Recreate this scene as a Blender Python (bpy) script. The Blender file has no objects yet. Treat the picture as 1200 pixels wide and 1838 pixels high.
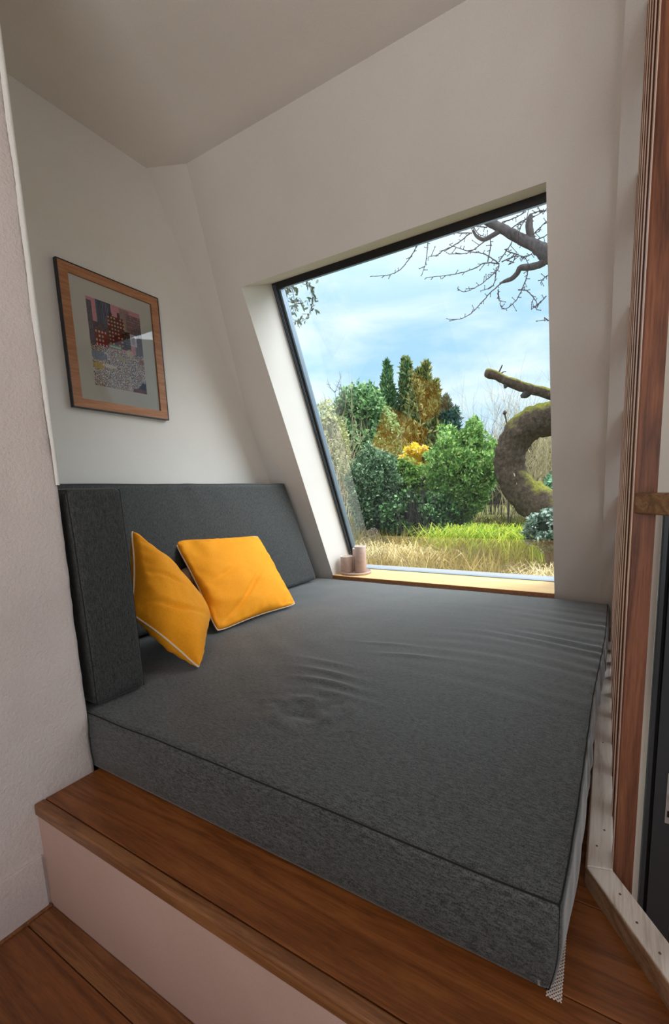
import bpy, bmesh, math, random
import numpy as np
from mathutils import Vector, Matrix, noise

SC = bpy.context.scene
COL = SC.collection

# ------------------------------------------------------------------ camera
F_PX, CX, CY, IW, IH = 769.85, 666.1, 989.1, 1200, 1838
CAM = Vector((1.4452, -0.6919, 0.8875))
RT = Vector((0.8764603, 0.4806014, -0.0289773))
UP = Vector((-0.0422417, 0.1367085, 0.9897103))
FW = Vector((-0.4796175, 0.8662177, -0.1401210))
cd = bpy.data.cameras.new('camera')
cam = bpy.data.objects.new('camera', cd)
COL.objects.link(cam)
m = Matrix.Identity(4)
for i in range(3):
    m[i][0], m[i][1], m[i][2], m[i][3] = RT[i], UP[i], -FW[i], CAM[i]
cam.matrix_world = m
cd.sensor_fit = 'VERTICAL'
cd.sensor_height = 24.0
cd.lens = F_PX / IH * 24.0
cd.shift_x = (IW / 2 - CX) / IH
cd.shift_y = (CY - IH / 2) / IH
cd.clip_start = 0.02
cd.clip_end = 300
SC.camera = cam

# ------------------------------------------------------------------ light and exposure
SKY_STRENGTH = 1.5
ROOM_LIGHT = 0.33
SC.view_settings.view_transform = 'Standard'
SC.view_settings.look = 'None'
SC.view_settings.gamma = 1.0
SC.view_settings.use_curve_mapping = False
SC.view_settings.exposure = 0.25
SC.cycles.use_denoising = True
SC.cycles.max_bounces = 8
SC.cycles.diffuse_bounces = 5
SC.cycles.transparent_max_bounces = 12
SC.cycles.sample_clamp_indirect = 6.0
SC.cycles.caustics_reflective = False
SC.cycles.caustics_refractive = False


def lin(r, g, b):
    f = lambda c: (c / 255 / 12.92) if c / 255 <= 0.04045 else ((c / 255 + 0.055) / 1.055) ** 2.4
    return (f(r), f(g), f(b), 1.0)


world = bpy.data.worlds.new('overcast_sky')
SC.world = world
world.use_nodes = True
nt = world.node_tree
nt.nodes.clear()
N = nt.nodes.new
out = N('ShaderNodeOutputWorld')
bg = N('ShaderNodeBackground')
tc = N('ShaderNodeTexCoord')
sep = N('ShaderNodeSeparateXYZ')
nt.links.new(tc.outputs['Generated'], sep.inputs[0])
ramp = N('ShaderNodeValToRGB')            # one smooth overcast gradient, horizon to zenith
cr = ramp.color_ramp
cr.elements[0].position = 0.0
cr.elements[0].color = (0.56, 0.68, 0.76, 1)
cr.elements[1].position = 1.0
cr.elements[1].color = (4.2, 4.3, 4.4, 1)
for pos, c in ((0.12, (0.46, 0.62, 0.74)), (0.24, (0.31, 0.52, 0.70)), (0.33, (0.31, 0.52, 0.71)), (0.43, (0.46, 0.65, 0.78)), (0.53, (0.76, 0.86, 0.91)), (0.63, (1.2, 1.28, 1.34)), (0.78, (2.6, 2.7, 2.8))):
    e = cr.elements.new(pos)
    e.color = (*c, 1)
nt.links.new(sep.outputs['Z'], ramp.inputs[0])
mp = N('ShaderNodeMapping')
mp.inputs['Scale'].default_value = (1.6, 1.6, 5.0)
nz = N('ShaderNodeTexNoise')
nz.inputs['Scale'].default_value = 2.2
nz.inputs['Detail'].default_value = 7
nz.inputs['Roughness'].default_value = 0.55
nz.inputs['Distortion'].default_value = 0.4
nt.links.new(tc.outputs['Generated'], mp.inputs[0])
nt.links.new(mp.outputs[0], nz.inputs['Vector'])
cl = N('ShaderNodeMapRange')
cl.inputs['From Min'].default_value = 0.42
cl.inputs['From Max'].default_value = 0.75
nt.links.new(nz.outputs['Fac'], cl.inputs['Value'])
mx = N('ShaderNodeMix')
mx.data_type = 'RGBA'
nt.links.new(cl.outputs[0], mx.inputs['Factor'])
nt.links.new(ramp.outputs[0], mx.inputs['A'])
mx.inputs['B'].default_value = (0.66, 0.75, 0.82, 1)
nt.links.new(mx.outputs['Result'], bg.inputs['Color'])
bg.inputs['Strength'].default_value = SKY_STRENGTH
nt.links.new(bg.outputs[0], out.inputs[0])


def area(name, loc, target, sx, sy, power, color=(1, 1, 1), portal=False):
    l = bpy.data.lights.new(name, 'AREA')
    l.shape = 'RECTANGLE'
    l.size, l.size_y = sx, sy
    l.energy = power
    l.color = color
    if portal:
        l.cycles.is_portal = True
    o = bpy.data.objects.new(name, l)
    COL.objects.link(o)
    o.location = loc
    o.rotation_euler = (Vector(target) - Vector(loc)).to_track_quat('-Z', 'Y').to_euler()
    return o


# sun spread wide by thin cloud, over the garden to the right
sl = bpy.data.lights.new('sun', 'SUN')
sl.energy = 4.0
sl.angle = math.radians(45)
sl.color = (0.88, 0.95, 1.0)
so = bpy.data.objects.new('sun', sl)
COL.objects.link(so)
so.rotation_euler = Vector((-0.62, -0.42, -0.62)).to_track_quat('-Z', 'Y').to_euler()
# area fills added at unseen openings, daylight from the right and from behind
area('side_daylight_fill', (3.95, -0.2, 0.6), (0.0, 0.4, 1.6), 2.3, 2.1, 19 * ROOM_LIGHT, (1.0, 0.93, 0.86))
area('rear_fill', (2.5, -3.45, -0.1), (0.6, -0.8, 2.8), 2.2, 2.0, 20 * ROOM_LIGHT, (1.0, 0.90, 0.84))
# unseen area lamp added to brighten the ceiling from below
area('ceiling_fill', (1.5, -1.9, 1.25), (0.9, -0.2, 2.6), 1.4, 1.0, 54 * ROOM_LIGHT, (1.0, 0.94, 0.88))

# ------------------------------------------------------------------ constants of the room
H = 0.198           # top of mattress
XL = -0.7814        # left wall
YB, T, ZC = 2.135, 0.4391, 2.616
WX0, WX1, WZT = -0.474, 1.175, 2.076
ROFF = 0.35         # reveal depth measured along y
SILL = 0.222
XR = 1.42
def sy(z, off=0.0):
    return YB + off - T * (z - H)
SN = Vector((0, -1, -T)).normalized()    # normal of the slope, into the room


def at(u, v, Y):
    d = FW + RT * ((u - CX) / F_PX) - UP * ((v - CY) / F_PX)
    return CAM + d * ((Y - CAM.y) / d.y)


# ------------------------------------------------------------------ helpers
def sm_(a, b, x):
    t = max(0.0, min(1.0, (x - a) / (b - a)))
    return t * t * (3 - 2 * t)


def link(o, parent=None):
    COL.objects.link(o)
    if parent is not None:
        o.parent = parent
    return o


def obj(name, verts, faces, mat=None, parent=None, smooth=False, **props):
    me = bpy.data.meshes.new(name)
    me.from_pydata([tuple(v) for v in verts], [], faces)
    me.update()
    if mat:
        me.materials.append(mat)
    if smooth:
        me.shade_smooth()
    o = bpy.data.objects.new(name, me)
    link(o, parent)
    for k, v in props.items():
        o[k] = v
    return o


def bobj(name, bm, mat=None, parent=None, smooth=False, **props):
    me = bpy.data.meshes.new(name)
    bm.normal_update()
    bm.to_mesh(me)
    bm.free()
    if mat:
        me.materials.append(mat)
    if smooth:
        me.shade_smooth()
    o = bpy.data.objects.new(name, me)
    link(o, parent)
    for k, v in props.items():
        o[k] = v
    return o


def empty(name, loc=(0, 0, 0), **props):
    o = bpy.data.objects.new(name, None)
    o.empty_display_size = 0.1
    o.location = loc
    COL.objects.link(o)
    for k, v in props.items():
        o[k] = v
    return o


def rel(o, p):
    """keep world placement of child geometry built in world space"""
    o.location = -Vector(p.location)
    return o


def box_bm(lo, hi, bev=0.0, seg=2):
    bm = bmesh.new()
    bmesh.ops.create_cube(bm, size=1)
    for v in bm.verts:
        v.co = Vector([lo[i] + (v.co[i] + 0.5) * (hi[i] - lo[i]) for i in range(3)])
    if bev:
        bmesh.ops.bevel(bm, geom=bm.edges[:], offset=bev, segments=seg, profile=0.5, affect='EDGES')
    return bm


def prism_bm(poly, z0, z1, bev=0.0):
    bm = bmesh.new()
    a = [bm.verts.new((x, y, z0)) for x, y in poly]
    b = [bm.verts.new((x, y, z1)) for x, y in poly]
    n = len(poly)
    bm.faces.new(a[::-1])
    bm.faces.new(b)
    for i in range(n):
        bm.faces.new((a[i], a[(i + 1) % n], b[(i + 1) % n], b[i]))
    bmesh.ops.recalc_face_normals(bm, faces=bm.faces[:])
    if bev:
        bmesh.ops.bevel(bm, geom=bm.edges[:], offset=bev, segments=2, profile=0.5, affect='EDGES')
    return bm


def tube(pts, rad, n=6, closed=False, cap=True, wob=0.0, seed=0):
    """returns verts, faces of a tube along pts; rad number or list"""
    pts = [Vector(p) for p in pts]
    m_ = len(pts)
    rads = rad if hasattr(rad, '__len__') else [rad] * m_
    V, Fc = [], []
    rnd = random.Random(seed)
    prev = None
    for i, p in enumerate(pts):
        a = pts[(i - 1) % m_] if (closed or i > 0) else p
        b = pts[(i + 1) % m_] if (closed or i < m_ - 1) else p
        t = (b - a)
        if t.length < 1e-9:
            t = Vector((0, 0, 1))
        t.normalize()
        if prev is None:
            r = t.orthogonal().normalized()
        else:
            r = (prev - t * prev.dot(t))
            r = r.normalized() if r.length > 1e-6 else t.orthogonal().normalized()
        prev = r
        s = t.cross(r)
        for k in range(n):
            an = 2 * math.pi * k / n
            q = rads[i] * (1 + (rnd.uniform(-wob, wob) if wob else 0))
            V.append(p + (r * math.cos(an) + s * math.sin(an)) * q)
    for i in range(m_ if closed else m_ - 1):
        j = (i + 1) % m_
        for k in range(n):
            k2 = (k + 1) % n
            Fc.append((i * n + k, i * n + k2, j * n + k2, j * n + k))
    if cap and not closed:
        Fc.append(tuple(range(n))[::-1])
        Fc.append(tuple((m_ - 1) * n + k for k in range(n)))
    return V, Fc


def spline(pts, sub=8):
    """Catmull-Rom through points (tuples of any length)"""
    P = [np.array(p, float) for p in pts]
    P = [2 * P[0] - P[1]] + P + [2 * P[-1] - P[-2]]
    o = []
    for i in range(1, len(P) - 2):
        for s in range(sub):
            t = s / sub
            o.append(0.5 * ((2 * P[i]) + (-P[i - 1] + P[i + 1]) * t + (2 * P[i - 1] - 5 * P[i] + 4 * P[i + 1] - P[i + 2]) * t * t + (-P[i - 1] + 3 * P[i] - 3 * P[i + 1] + P[i + 2]) * t ** 3))
    o.append(P[-2])
    return o


class Acc:
    def __init__(s):
        s.V, s.F = [], []

    def add(s, vf):
        b = len(s.V)
        s.V += list(vf[0])
        s.F += [tuple(i + b for i in f) for f in vf[1]]


# ------------------------------------------------------------------ materials
def mat(name, color, rough=0.6, spec=0.5, metal=0.0, sheen=0.0):
    m_ = bpy.data.materials.new(name)
    m_.use_nodes = True
    b = m_.node_tree.nodes['Principled BSDF']
    b.inputs['Base Color'].default_value = color
    b.inputs['Roughness'].default_value = rough
    b.inputs['Specular IOR Level'].default_value = spec
    b.inputs['Metallic'].default_value = metal
    if sheen:
        b.inputs['Sheen Weight'].default_value = sheen
        b.inputs['Sheen Roughness'].default_value = 0.32
    return m_


def nodes(m_):
    t = m_.node_tree
    return t, t.nodes, t.links, t.nodes['Principled BSDF']


def noise_node(t, scale, detail=4, rough=0.5, mapping=None, coord='Object', dist=0.0):
    c = t.nodes.new('ShaderNodeTexCoord')
    n = t.nodes.new('ShaderNodeTexNoise')
    n.inputs['Scale'].default_value = scale
    n.inputs['Detail'].default_value = detail
    n.inputs['Roughness'].default_value = rough
    n.inputs['Distortion'].default_value = dist
    src = c.outputs[coord]
    if mapping:
        mp_ = t.nodes.new('ShaderNodeMapping')
        mp_.inputs['Scale'].default_value = mapping
        t.links.new(src, mp_.inputs[0])
        src = mp_.outputs[0]
    t.links.new(src, n.inputs['Vector'])
    return n


def ramp_node(t, fac, stops):
    r = t.nodes.new('ShaderNodeValToRGB')
    r.color_ramp.elements[0].position, r.color_ramp.elements[0].color = stops[0]
    r.color_ramp.elements[1].position, r.color_ramp.elements[1].color = stops[-1]
    for p, c in stops[1:-1]:
        e_ = r.color_ramp.elements.new(p)
        e_.color = c
    t.links.new(fac, r.inputs[0])
    return r


def bump(t, b, height, strength=0.3, dist=0.01, prev=None):
    bn = t.nodes.new('ShaderNodeBump')
    bn.inputs['Strength'].default_value = strength
    bn.inputs['Distance'].default_value = dist
    t.links.new(height, bn.inputs['Height'])
    if prev is not None:
        t.links.new(prev.outputs[0], bn.inputs['Normal'])
    t.links.new(bn.outputs[0], b.inputs['Normal'])
    return bn


def plaster(name, c0, c1, rough_scale, strength, dist):
    m_ = mat(name, c0, 0.85, 0.2)
    t, nn, ll, b = nodes(m_)
    n1 = noise_node(t, 2.5, 5, 0.6)
    r = ramp_node(t, n1.outputs['Fac'], [(0.3, c0), (0.7, c1)])
    n3 = noise_node(t, 420, 2, 0.6)
    r3 = ramp_node(t, n3.outputs['Fac'], [(0.3, (0.90, 0.90, 0.90, 1)), (0.7, (1.0, 1.0, 1.0, 1))])
    mu = nn.new('ShaderNodeMix')
    mu.data_type = 'RGBA'
    mu.blend_type = 'MULTIPLY'
    mu.inputs['Factor'].default_value = 1
    ll.new(r.outputs[0], mu.inputs['A'])
    ll.new(r3.outputs[0], mu.inputs['B'])
    ll.new(mu.outputs['Result'], b.inputs['Base Color'])
    n2 = noise_node(t, rough_scale, 6, 0.65)
    bump(t, b, n2.outputs['Fac'], strength, dist)
    return m_


M_WALL = plaster('white_wall_paint', lin(225, 219, 212), lin(230, 225, 219), 160, 0.25, 0.002)
M_ROUGH = plaster('rough_white_plaster', lin(214, 200, 195), lin(224, 212, 207), 95, 0.7, 0.006)
M_RISER = plaster('smooth_pinkish_plaster', lin(194, 160, 146), lin(202, 170, 157), 90, 0.2, 0.002)
M_BEIGE = plaster('cream_wall_paint', lin(232, 222, 210), lin(234, 226, 214), 160, 0.2, 0.002)


def wood(name, dark, mid, light, axis='X', scale=1.0, rough=0.45, spec=0.4, ring=14, bumps=0.15):
    m_ = mat(name, mid, rough, spec)
    t, nn, ll, b = nodes(m_)
    st = {'X': (0.8, 13, 13), 'Y': (13, 0.8, 13), 'Z': (13, 13, 0.8)}[axis]
    oi = nn.new('ShaderNodeObjectInfo')
    c = nn.new('ShaderNodeTexCoord')
    add = nn.new('ShaderNodeVectorMath')
    add.operation = 'ADD'
    sc_ = nn.new('ShaderNodeVectorMath')
    sc_.operation = 'SCALE'
    cmb = nn.new('ShaderNodeCombineXYZ')
    for i in range(3):
        ll.new(oi.outputs['Random'], cmb.inputs[i])
    ll.new(cmb.outputs[0], sc_.inputs[0])
    sc_.inputs['Scale'].default_value = 7.0
    ll.new(c.outputs['Object'], add.inputs[0])
    ll.new(sc_.outputs[0], add.inputs[1])
    mp_ = nn.new('ShaderNodeMapping')
    mp_.inputs['Scale'].default_value = [s * scale for s in st]
    ll.new(add.outputs[0], mp_.inputs[0])
    n1 = nn.new('ShaderNodeTexNoise')
    n1.inputs['Scale'].default_value = 1.6
    n1.inputs['Detail'].default_value = 3
    n1.inputs['Distortion'].default_value = 0.6
    ll.new(mp_.outputs[0], n1.inputs['Vector'])
    # ring lines out of the noise
    mm = nn.new('ShaderNodeMath')
    mm.operation = 'MULTIPLY'
    mm.inputs[1].default_value = ring
    ll.new(n1.outputs['Fac'], mm.inputs[0])
    fr = nn.new('ShaderNodeMath')
    fr.operation = 'PINGPONG'
    fr.inputs[1].default_value = 1.0
    ll.new(mm.outputs[0], fr.inputs[0])
    n2 = nn.new('ShaderNodeTexNoise')
    n2.inputs['Scale'].default_value = 22
    n2.inputs['Detail'].default_value = 5
    n2.inputs['Roughness'].default_value = 0.7
    ll.new(mp_.outputs[0], n2.inputs['Vector'])
    mix = nn.new('ShaderNodeMix')
    mix.inputs['Factor'].default_value = 0.68
    ll.new(fr.outputs[0], mix.inputs['A'])
    ll.new(n2.outputs['Fac'], mix.inputs['B'])
    r = ramp_node(t, mix.outputs['Result'], [(0.22, dark), (0.5, mid), (0.78, light)])
    hv = nn.new('ShaderNodeHueSaturation')
    mr = nn.new('ShaderNodeMapRange')
    mr.inputs['To Min'].default_value = 0.85
    mr.inputs['To Max'].default_value = 1.15
    ll.new(oi.outputs['Random'], mr.inputs['Value'])
    ll.new(mr.outputs[0], hv.inputs['Value'])
    ll.new(r.outputs[0], hv.inputs['Color'])
    ll.new(hv.outputs[0], b.inputs['Base Color'])
    bump(t, b, n2.outputs['Fac'], bumps, 0.002)
    return m_


M_OAK = wood('oiled_oak_planks', lin(92, 50, 20), lin(128, 74, 34), lin(150, 92, 48), 'X', 1.0, 0.38, 0.45, 8)
M_OAKN = wood('oiled_oak_nosing', lin(100, 60, 32), lin(134, 86, 50), lin(156, 106, 66), 'X', 1.6, 0.42, 0.45, 8)
M_SLAT = wood('stained_redwood', lin(58, 32, 20), lin(100, 58, 38), lin(130, 80, 54), 'Z', 0.9, 0.5, 0.3, 11)
M_HAND = wood('oak_handrail_wood', lin(86, 60, 38), lin(124, 92, 62), lin(150, 116, 82), 'X', 1.2, 0.5, 0.3, 9)
M_RAIL = wood('limewashed_pine', lin(176, 160, 146), lin(214, 204, 196), lin(228, 220, 212), 'Y', 0.8, 0.5, 0.4, 7, 0.1)
M_RAILS = wood('brown_pine_edge', lin(120, 84, 58), lin(158, 120, 90), lin(184, 148, 118), 'Y', 0.8, 0.6, 0.3, 7, 0.1)
M_SILL = wood('varnished_pine_sill', lin(236, 190, 124), lin(246, 206, 144), lin(250, 218, 164), 'X', 0.8, 0.28, 0.6, 7, 0.05)
M_FRAMEW = wood('brown_oak_frame', lin(146, 96, 64), lin(168, 114, 78), lin(184, 132, 94), 'Y', 2.0, 0.5, 0.3, 8, 0.1)


def fabric(name, c0, c1, streak=(60, 900, 900), rough=0.85, sheen=0.35, weave=900, bs=0.35):
    m_ = mat(name, c0, rough, 0.35, sheen=sheen)
    t, nn, ll, b = nodes(m_)
    n1 = noise_node(t, 1.0, 4, 0.75, mapping=streak)
    n2 = noise_node(t, 1.0, 2, 0.6, mapping=(420, 420, 420))
    ad = nn.new('ShaderNodeMix')
    ad.inputs['Factor'].default_value = 0.45
    ll.new(n1.outputs['Fac'], ad.inputs['A'])
    ll.new(n2.outputs['Fac'], ad.inputs['B'])
    r = ramp_node(t, ad.outputs['Result'], [(0.41, c0), (0.59, c1)])
    ll.new(r.outputs[0], b.inputs['Base Color'])
    n3 = noise_node(t, weave, 2, 0.5)
    bump(t, b, n3.outputs['Fac'], bs, 0.001)
    return m_


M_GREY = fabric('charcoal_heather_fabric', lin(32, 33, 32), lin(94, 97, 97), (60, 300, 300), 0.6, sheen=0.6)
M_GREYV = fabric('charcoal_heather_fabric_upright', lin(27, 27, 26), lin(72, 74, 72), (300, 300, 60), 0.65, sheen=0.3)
M_SEAM = mat('charcoal_seam_cord', lin(36, 37, 37), 0.9, 0.2)
M_MUST = fabric('mustard_linen', lin(242, 146, 8), lin(254, 172, 24), (300, 300, 300), 0.8, 0.15, 700, 0.25)
M_PIPE = mat('cream_piping_cord', lin(236, 218, 196), 0.8, 0.2)
M_BLACK = mat('black_lacquer', lin(22, 22, 24), 0.35, 0.5)
M_ANTH = mat('anthracite_aluminium', lin(54, 58, 62), 0.4, 0.5)
M_ANTHD = mat('black_rubber_seal', lin(20, 22, 24), 0.6, 0.3)
M_FRDARK = mat('black_window_frame', lin(26, 28, 32), 0.35, 0.5)
M_FRGREY = mat('grey_spacer_bar', lin(120, 134, 146), 0.35, 0.6, 0.5)
M_STEEL = mat('brushed_steel', lin(200, 200, 200), 0.3, 0.6, 0.6)
M_CANDLE = fabric('taupe_pink_wax', lin(176, 150, 138), lin(192, 166, 154), (30, 30, 30), 0.5, 0.0, 60, 0.05)
M_WICK = mat('white_cotton_wick', lin(240, 236, 226), 0.8)
M_MATB = mat('cream_mount_board', lin(232, 224, 206), 0.9, 0.1)
M_NET = mat('white_anti_slip_net', lin(225, 215, 210), 0.8, 0.2)
M_KNIT = fabric('taupe_knit', lin(120, 104, 90), lin(178, 160, 142), (60, 300, 60), 0.9, 0.3, 300, 0.6)


def glass_mat(name, ior, tint=(1, 1, 1, 1)):
    m_ = bpy.data.materials.new(name)
    m_.use_nodes = True
    t = m_.node_tree
    t.nodes.clear()
    o_ = t.nodes.new('ShaderNodeOutputMaterial')
    tr = t.nodes.new('ShaderNodeBsdfTransparent')
    tr.inputs[0].default_value = tint
    gl = t.nodes.new('ShaderNodeBsdfGlossy')
    gl.inputs['Roughness'].default_value = 0.0
    fr = t.nodes.new('ShaderNodeFresnel')
    fr.inputs['IOR'].default_value = ior
    mi = t.nodes.new('ShaderNodeMixShader')
    t.links.new(fr.outputs[0], mi.inputs[0])
    t.links.new(tr.outputs[0], mi.inputs[1])
    t.links.new(gl.outputs[0], mi.inputs[2])
    t.links.new(mi.outputs[0], o_.inputs[0])
    return m_


M_GLASS = glass_mat('double_glazing', 2.3, (0.97, 0.985, 0.98, 1))
M_PGLASS = glass_mat('picture_glass', 1.5)

# ------------------------------------------------------------------ room shell
S = 'structure'
xe = 4.2
# left wall (behind cushions), from the pier back to the garden side
obj('wall_left', [(XL, -0.02, -0.3), (XL, sy(-0.3, .03), -0.3), (XL, sy(ZC, .03), ZC), (XL, -0.02, ZC),
                  (XL - .1, -0.02, -0.3), (XL - .1, sy(-0.3, .03), -0.3), (XL - .1, sy(ZC, .03), ZC), (XL - .1, -0.02, ZC)],
    [(0, 3, 2, 1), (4, 5, 6, 7), (0, 1, 5, 4), (3, 7, 6, 2), (1, 2, 6, 5)], M_WALL, kind=S)

# sloped rear wall with the window opening and its deep reveals
def sp(x, z, off=0.0):
    return Vector((x, sy(z, off), z))
xw0, xw1 = XL, XR + 0.11
zb, zt = -0.3, ZC
B_ = Vector((-0.574, sy(ZC), ZC))
C_ = sp(XL, 1.409)
A_ = Vector((XL, 0.985, ZC))
dh = ROFF / (1 + T * T)                          # reveals run square to the slope
rp = lambda x, z: sp(x, z) + Vector((0, dh, dh * T))
V = [sp(xw0, zb), sp(xw1, zb), sp(xw1, zt), B_, C_,      # 0..4 outline
     sp(WX0, SILL - 0.03), sp(WX1, SILL - 0.03), sp(WX1, WZT), sp(WX0, WZT),   # 5..8 hole
     rp(WX0, WZT), rp(WX1, WZT)]                     # 9,10 head back edge
V += [Vector((WX0, sy(SILL - 0.03, ROFF), SILL - 0.03)), Vector((WX1, sy(SILL - 0.03, ROFF), SILL - 0.03)), A_]   # 11,12 sill level back edge ; 13
Fc = [(0, 1, 6, 5), (1, 2, 7, 6), (2, 3, 8, 7), (3, 4, 5, 8), (4, 0, 5), (13, 4, 3),
      (8, 9, 11, 5), (7, 6, 12, 10), (8, 7, 10, 9), (5, 11, 12, 6)]
bm = bmesh.new()
bv = [bm.verts.new(v) for v in V]
for f in Fc:
    bm.faces.new([bv[i] for i in f])
wb = bobj('wall_back', bm, M_WALL, kind=S)
# ceiling
yc_ = sy(ZC, 0.03)
cp = [(XL - .1, -3.6), (xe, -3.6), (xe, 2.05), (XR + .11, 2.05), (XR + .11, yc_), (XL - .1, yc_)]
obj('ceiling', [(x, y, ZC) for x, y in cp] + [(x, y, ZC + .1) for x, y in cp],
    [(5, 4, 3, 2, 1, 0), (6, 7, 8, 9, 10, 11)] + [(i, (i + 1) % 6, (i + 1) % 6 + 6, i + 6) for i in range(6)], M_WALL, kind=S)
# cheek between the bay and the stair room, seen only from the right
xk = XR + 0.11
obj('wall_right', [(xk, sy(ZC), ZC), (xk, 1.9, -1.7), (xk, 2.02, -1.7), (xk, 2.02, ZC), (xk, 1.9, H + (YB - 1.9) / T), (xk, sy(-0.3), -0.3), (xk, sy(-0.3), -1.7)],
    [(0, 4, 1, 2, 3), (1, 4, 5, 6)], M_BEIGE, kind=S)


# rough pier on the left: grid with displaced edge so that the arris is chipped
def pier():
    rnd = random.Random(4)
    nz_, ny_ = 150, 70
    zs = np.linspace(-1.7, ZC, nz_)
    Vv, Ff = [], []
    prof = [(-3.6, 0.0)] + [(y, 0.0) for y in np.linspace(-1.2, -0.016, ny_)] + [(-0.008, -0.002), (-0.002, -0.008), (0.0, -0.02)] + [(0.0, x) for x in np.linspace(-0.05, XL, 10)]
    for z in zs:
        chip = 0.004 * noise.noise(Vector((3, 0, z * 9))) + (0.010 if noise.noise(Vector((9, 1, z * 5.5))) > 0.36 else 0)
        for y, x in prof:
            ox = oy = 0.0
            if x > -0.021 and y > -1.3:
                low = sm_(0.05, 0.45, z) * 0.8 + 0.2
                ox = 0.0022 * noise.noise(Vector((y * 22, 7, z * 22))) + 0.0035 * noise.noise(Vector((y * 5, 2, z * 5)))
                if -0.2 < y:
                    w = max(0, 1 + y / 0.03)
                    ox -= abs(chip) * w
                    oy -= abs(chip) * w
                    ox, oy = ox * low, oy * low
            Vv.append((x + ox, min(y + oy, 0.0), z))
    n = len(prof)
    for i in range(nz_ - 1):
        for j in range(n - 1):
            a = i * n + j
            Ff.append((a, a + 1, a + n + 1, a + n))
    return Vv, Ff
v_, f_ = pier()
pr = obj('wall_left_pier', v_, f_, M_ROUGH, smooth=True, kind=S)
# faint plastered plinth at its foot
pts = [(0.0, y) for y in np.linspace(-1.2, -0.17, 24)]
bm = prism_bm([(-.01, -1.2), (0.007, -1.2), (0.007, -0.178), (-.01, -0.178)], -0.335, -0.165, 0.003)
bobj('plinth', bm, M_ROUGH, pr)
# window-lit highlight on the pier arris, put in as a whiter ragged strip
M_ARR = plaster('lit_arris_white', lin(244, 240, 234), lin(250, 247, 242), 60, 0.5, 0.006)
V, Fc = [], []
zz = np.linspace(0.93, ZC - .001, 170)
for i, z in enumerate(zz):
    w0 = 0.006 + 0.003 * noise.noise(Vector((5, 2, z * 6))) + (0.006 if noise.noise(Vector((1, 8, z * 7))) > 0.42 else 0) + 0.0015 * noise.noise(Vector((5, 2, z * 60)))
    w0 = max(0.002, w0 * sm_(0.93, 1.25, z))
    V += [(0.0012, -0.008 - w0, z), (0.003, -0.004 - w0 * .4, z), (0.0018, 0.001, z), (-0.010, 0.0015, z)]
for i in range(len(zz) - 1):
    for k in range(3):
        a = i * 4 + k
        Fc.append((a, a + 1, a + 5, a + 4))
obj('arris_highlight', V, Fc, M_ARR, pr, smooth=True)

# stair room on the right
obj('wall_stair_rear', [(xk, 1.9, -1.7), (1.685, 1.9, -1.7), (1.685, 1.9, 0.78), (xe, 1.9, 0.78), (xe, 1.9, ZC), (xk, 1.9, ZC), (2.62, 1.9, -1.7), (xe, 1.9, -1.7), (2.62, 1.9, 0.78),
                       (1.685, 2.02, -1.7), (1.685, 2.02, 0.78), (2.62, 2.02, 0.78), (2.62, 2.02, -1.7)],
    [(0, 1, 2, 5), (2, 8, 3, 4, 5), (6, 7, 3, 8), (1, 9, 10, 2), (2, 10, 11, 8), (8, 11, 12, 6)], M_BEIGE, kind=S)
def wall_with_hole(name, axis, pos, a0, a1, z0, z1, ha0, ha1, hz0, hz1, mat_):
    P = lambda a, z: (pos, a, z) if axis == 'x' else (a, pos, z)
    Vv = [P(a0, z0), P(a1, z0), P(a1, z1), P(a0, z1), P(ha0, hz0), P(ha1, hz0), P(ha1, hz1), P(ha0, hz1)]
    return obj(name, Vv, [(0, 1, 5, 4), (1, 2, 6, 5), (2, 3, 7, 6), (3, 0, 4, 7)], mat_, kind=S)
w2 = wall_with_hole('wall_stair_right', 'x', xe, -3.6, 1.9, -1.7, ZC, -1.4, 1.0, -0.4, 1.8, M_BEIGE)
w3 = wall_with_hole('wall_front', 'y', -3.6, XL - .1, xe, -1.7, ZC, 1.3, 3.8, -1.3, 1.3, M_WALL)
for nm, ax, pos, a0, a1, z0, z1 in (('added_window_side', 'x', xe, -1.4, 1.0, -0.4, 1.8), ('added_window_rear', 'y', -3.6, 1.3, 3.8, -1.3, 1.3)):  # unseen openings added to go with the area fills
    r_ = empty(nm, (pos, (a0 + a1) / 2, z0) if ax == 'x' else ((a0 + a1) / 2, pos, z0), kind=S)
    q = 0.05
    for (b0, b1, c0, c1) in ((a0, a1, z0, z0 + q), (a0, a1, z1 - q, z1), (a0, a0 + q, z0 + q, z1 - q), (a1 - q, a1, z0 + q, z1 - q), ((a0 + a1) / 2 - q / 2, (a0 + a1) / 2 + q / 2, z0 + q, z1 - q)):
        lo, hi = ((pos - .03, b0, c0), (pos + .03, b1, c1)) if ax == 'x' else ((b0, pos - .03, c0), (b1, pos + .03, c1))
        rel(bobj('frame_bar', box_bm(lo, hi, 0.004), M_FRDARK, r_), r_)  # frame of the added, unseen opening
# lower floor (stair room and behind the camera)
lf = obj('floor_lower', [(0, -3.6, -1.7), (xe, -3.6, -1.7), (xe, 1.9, -1.7), (0, 1.9, -1.7)], [(0, 1, 2, 3)], M_OAK, kind=S)

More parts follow.
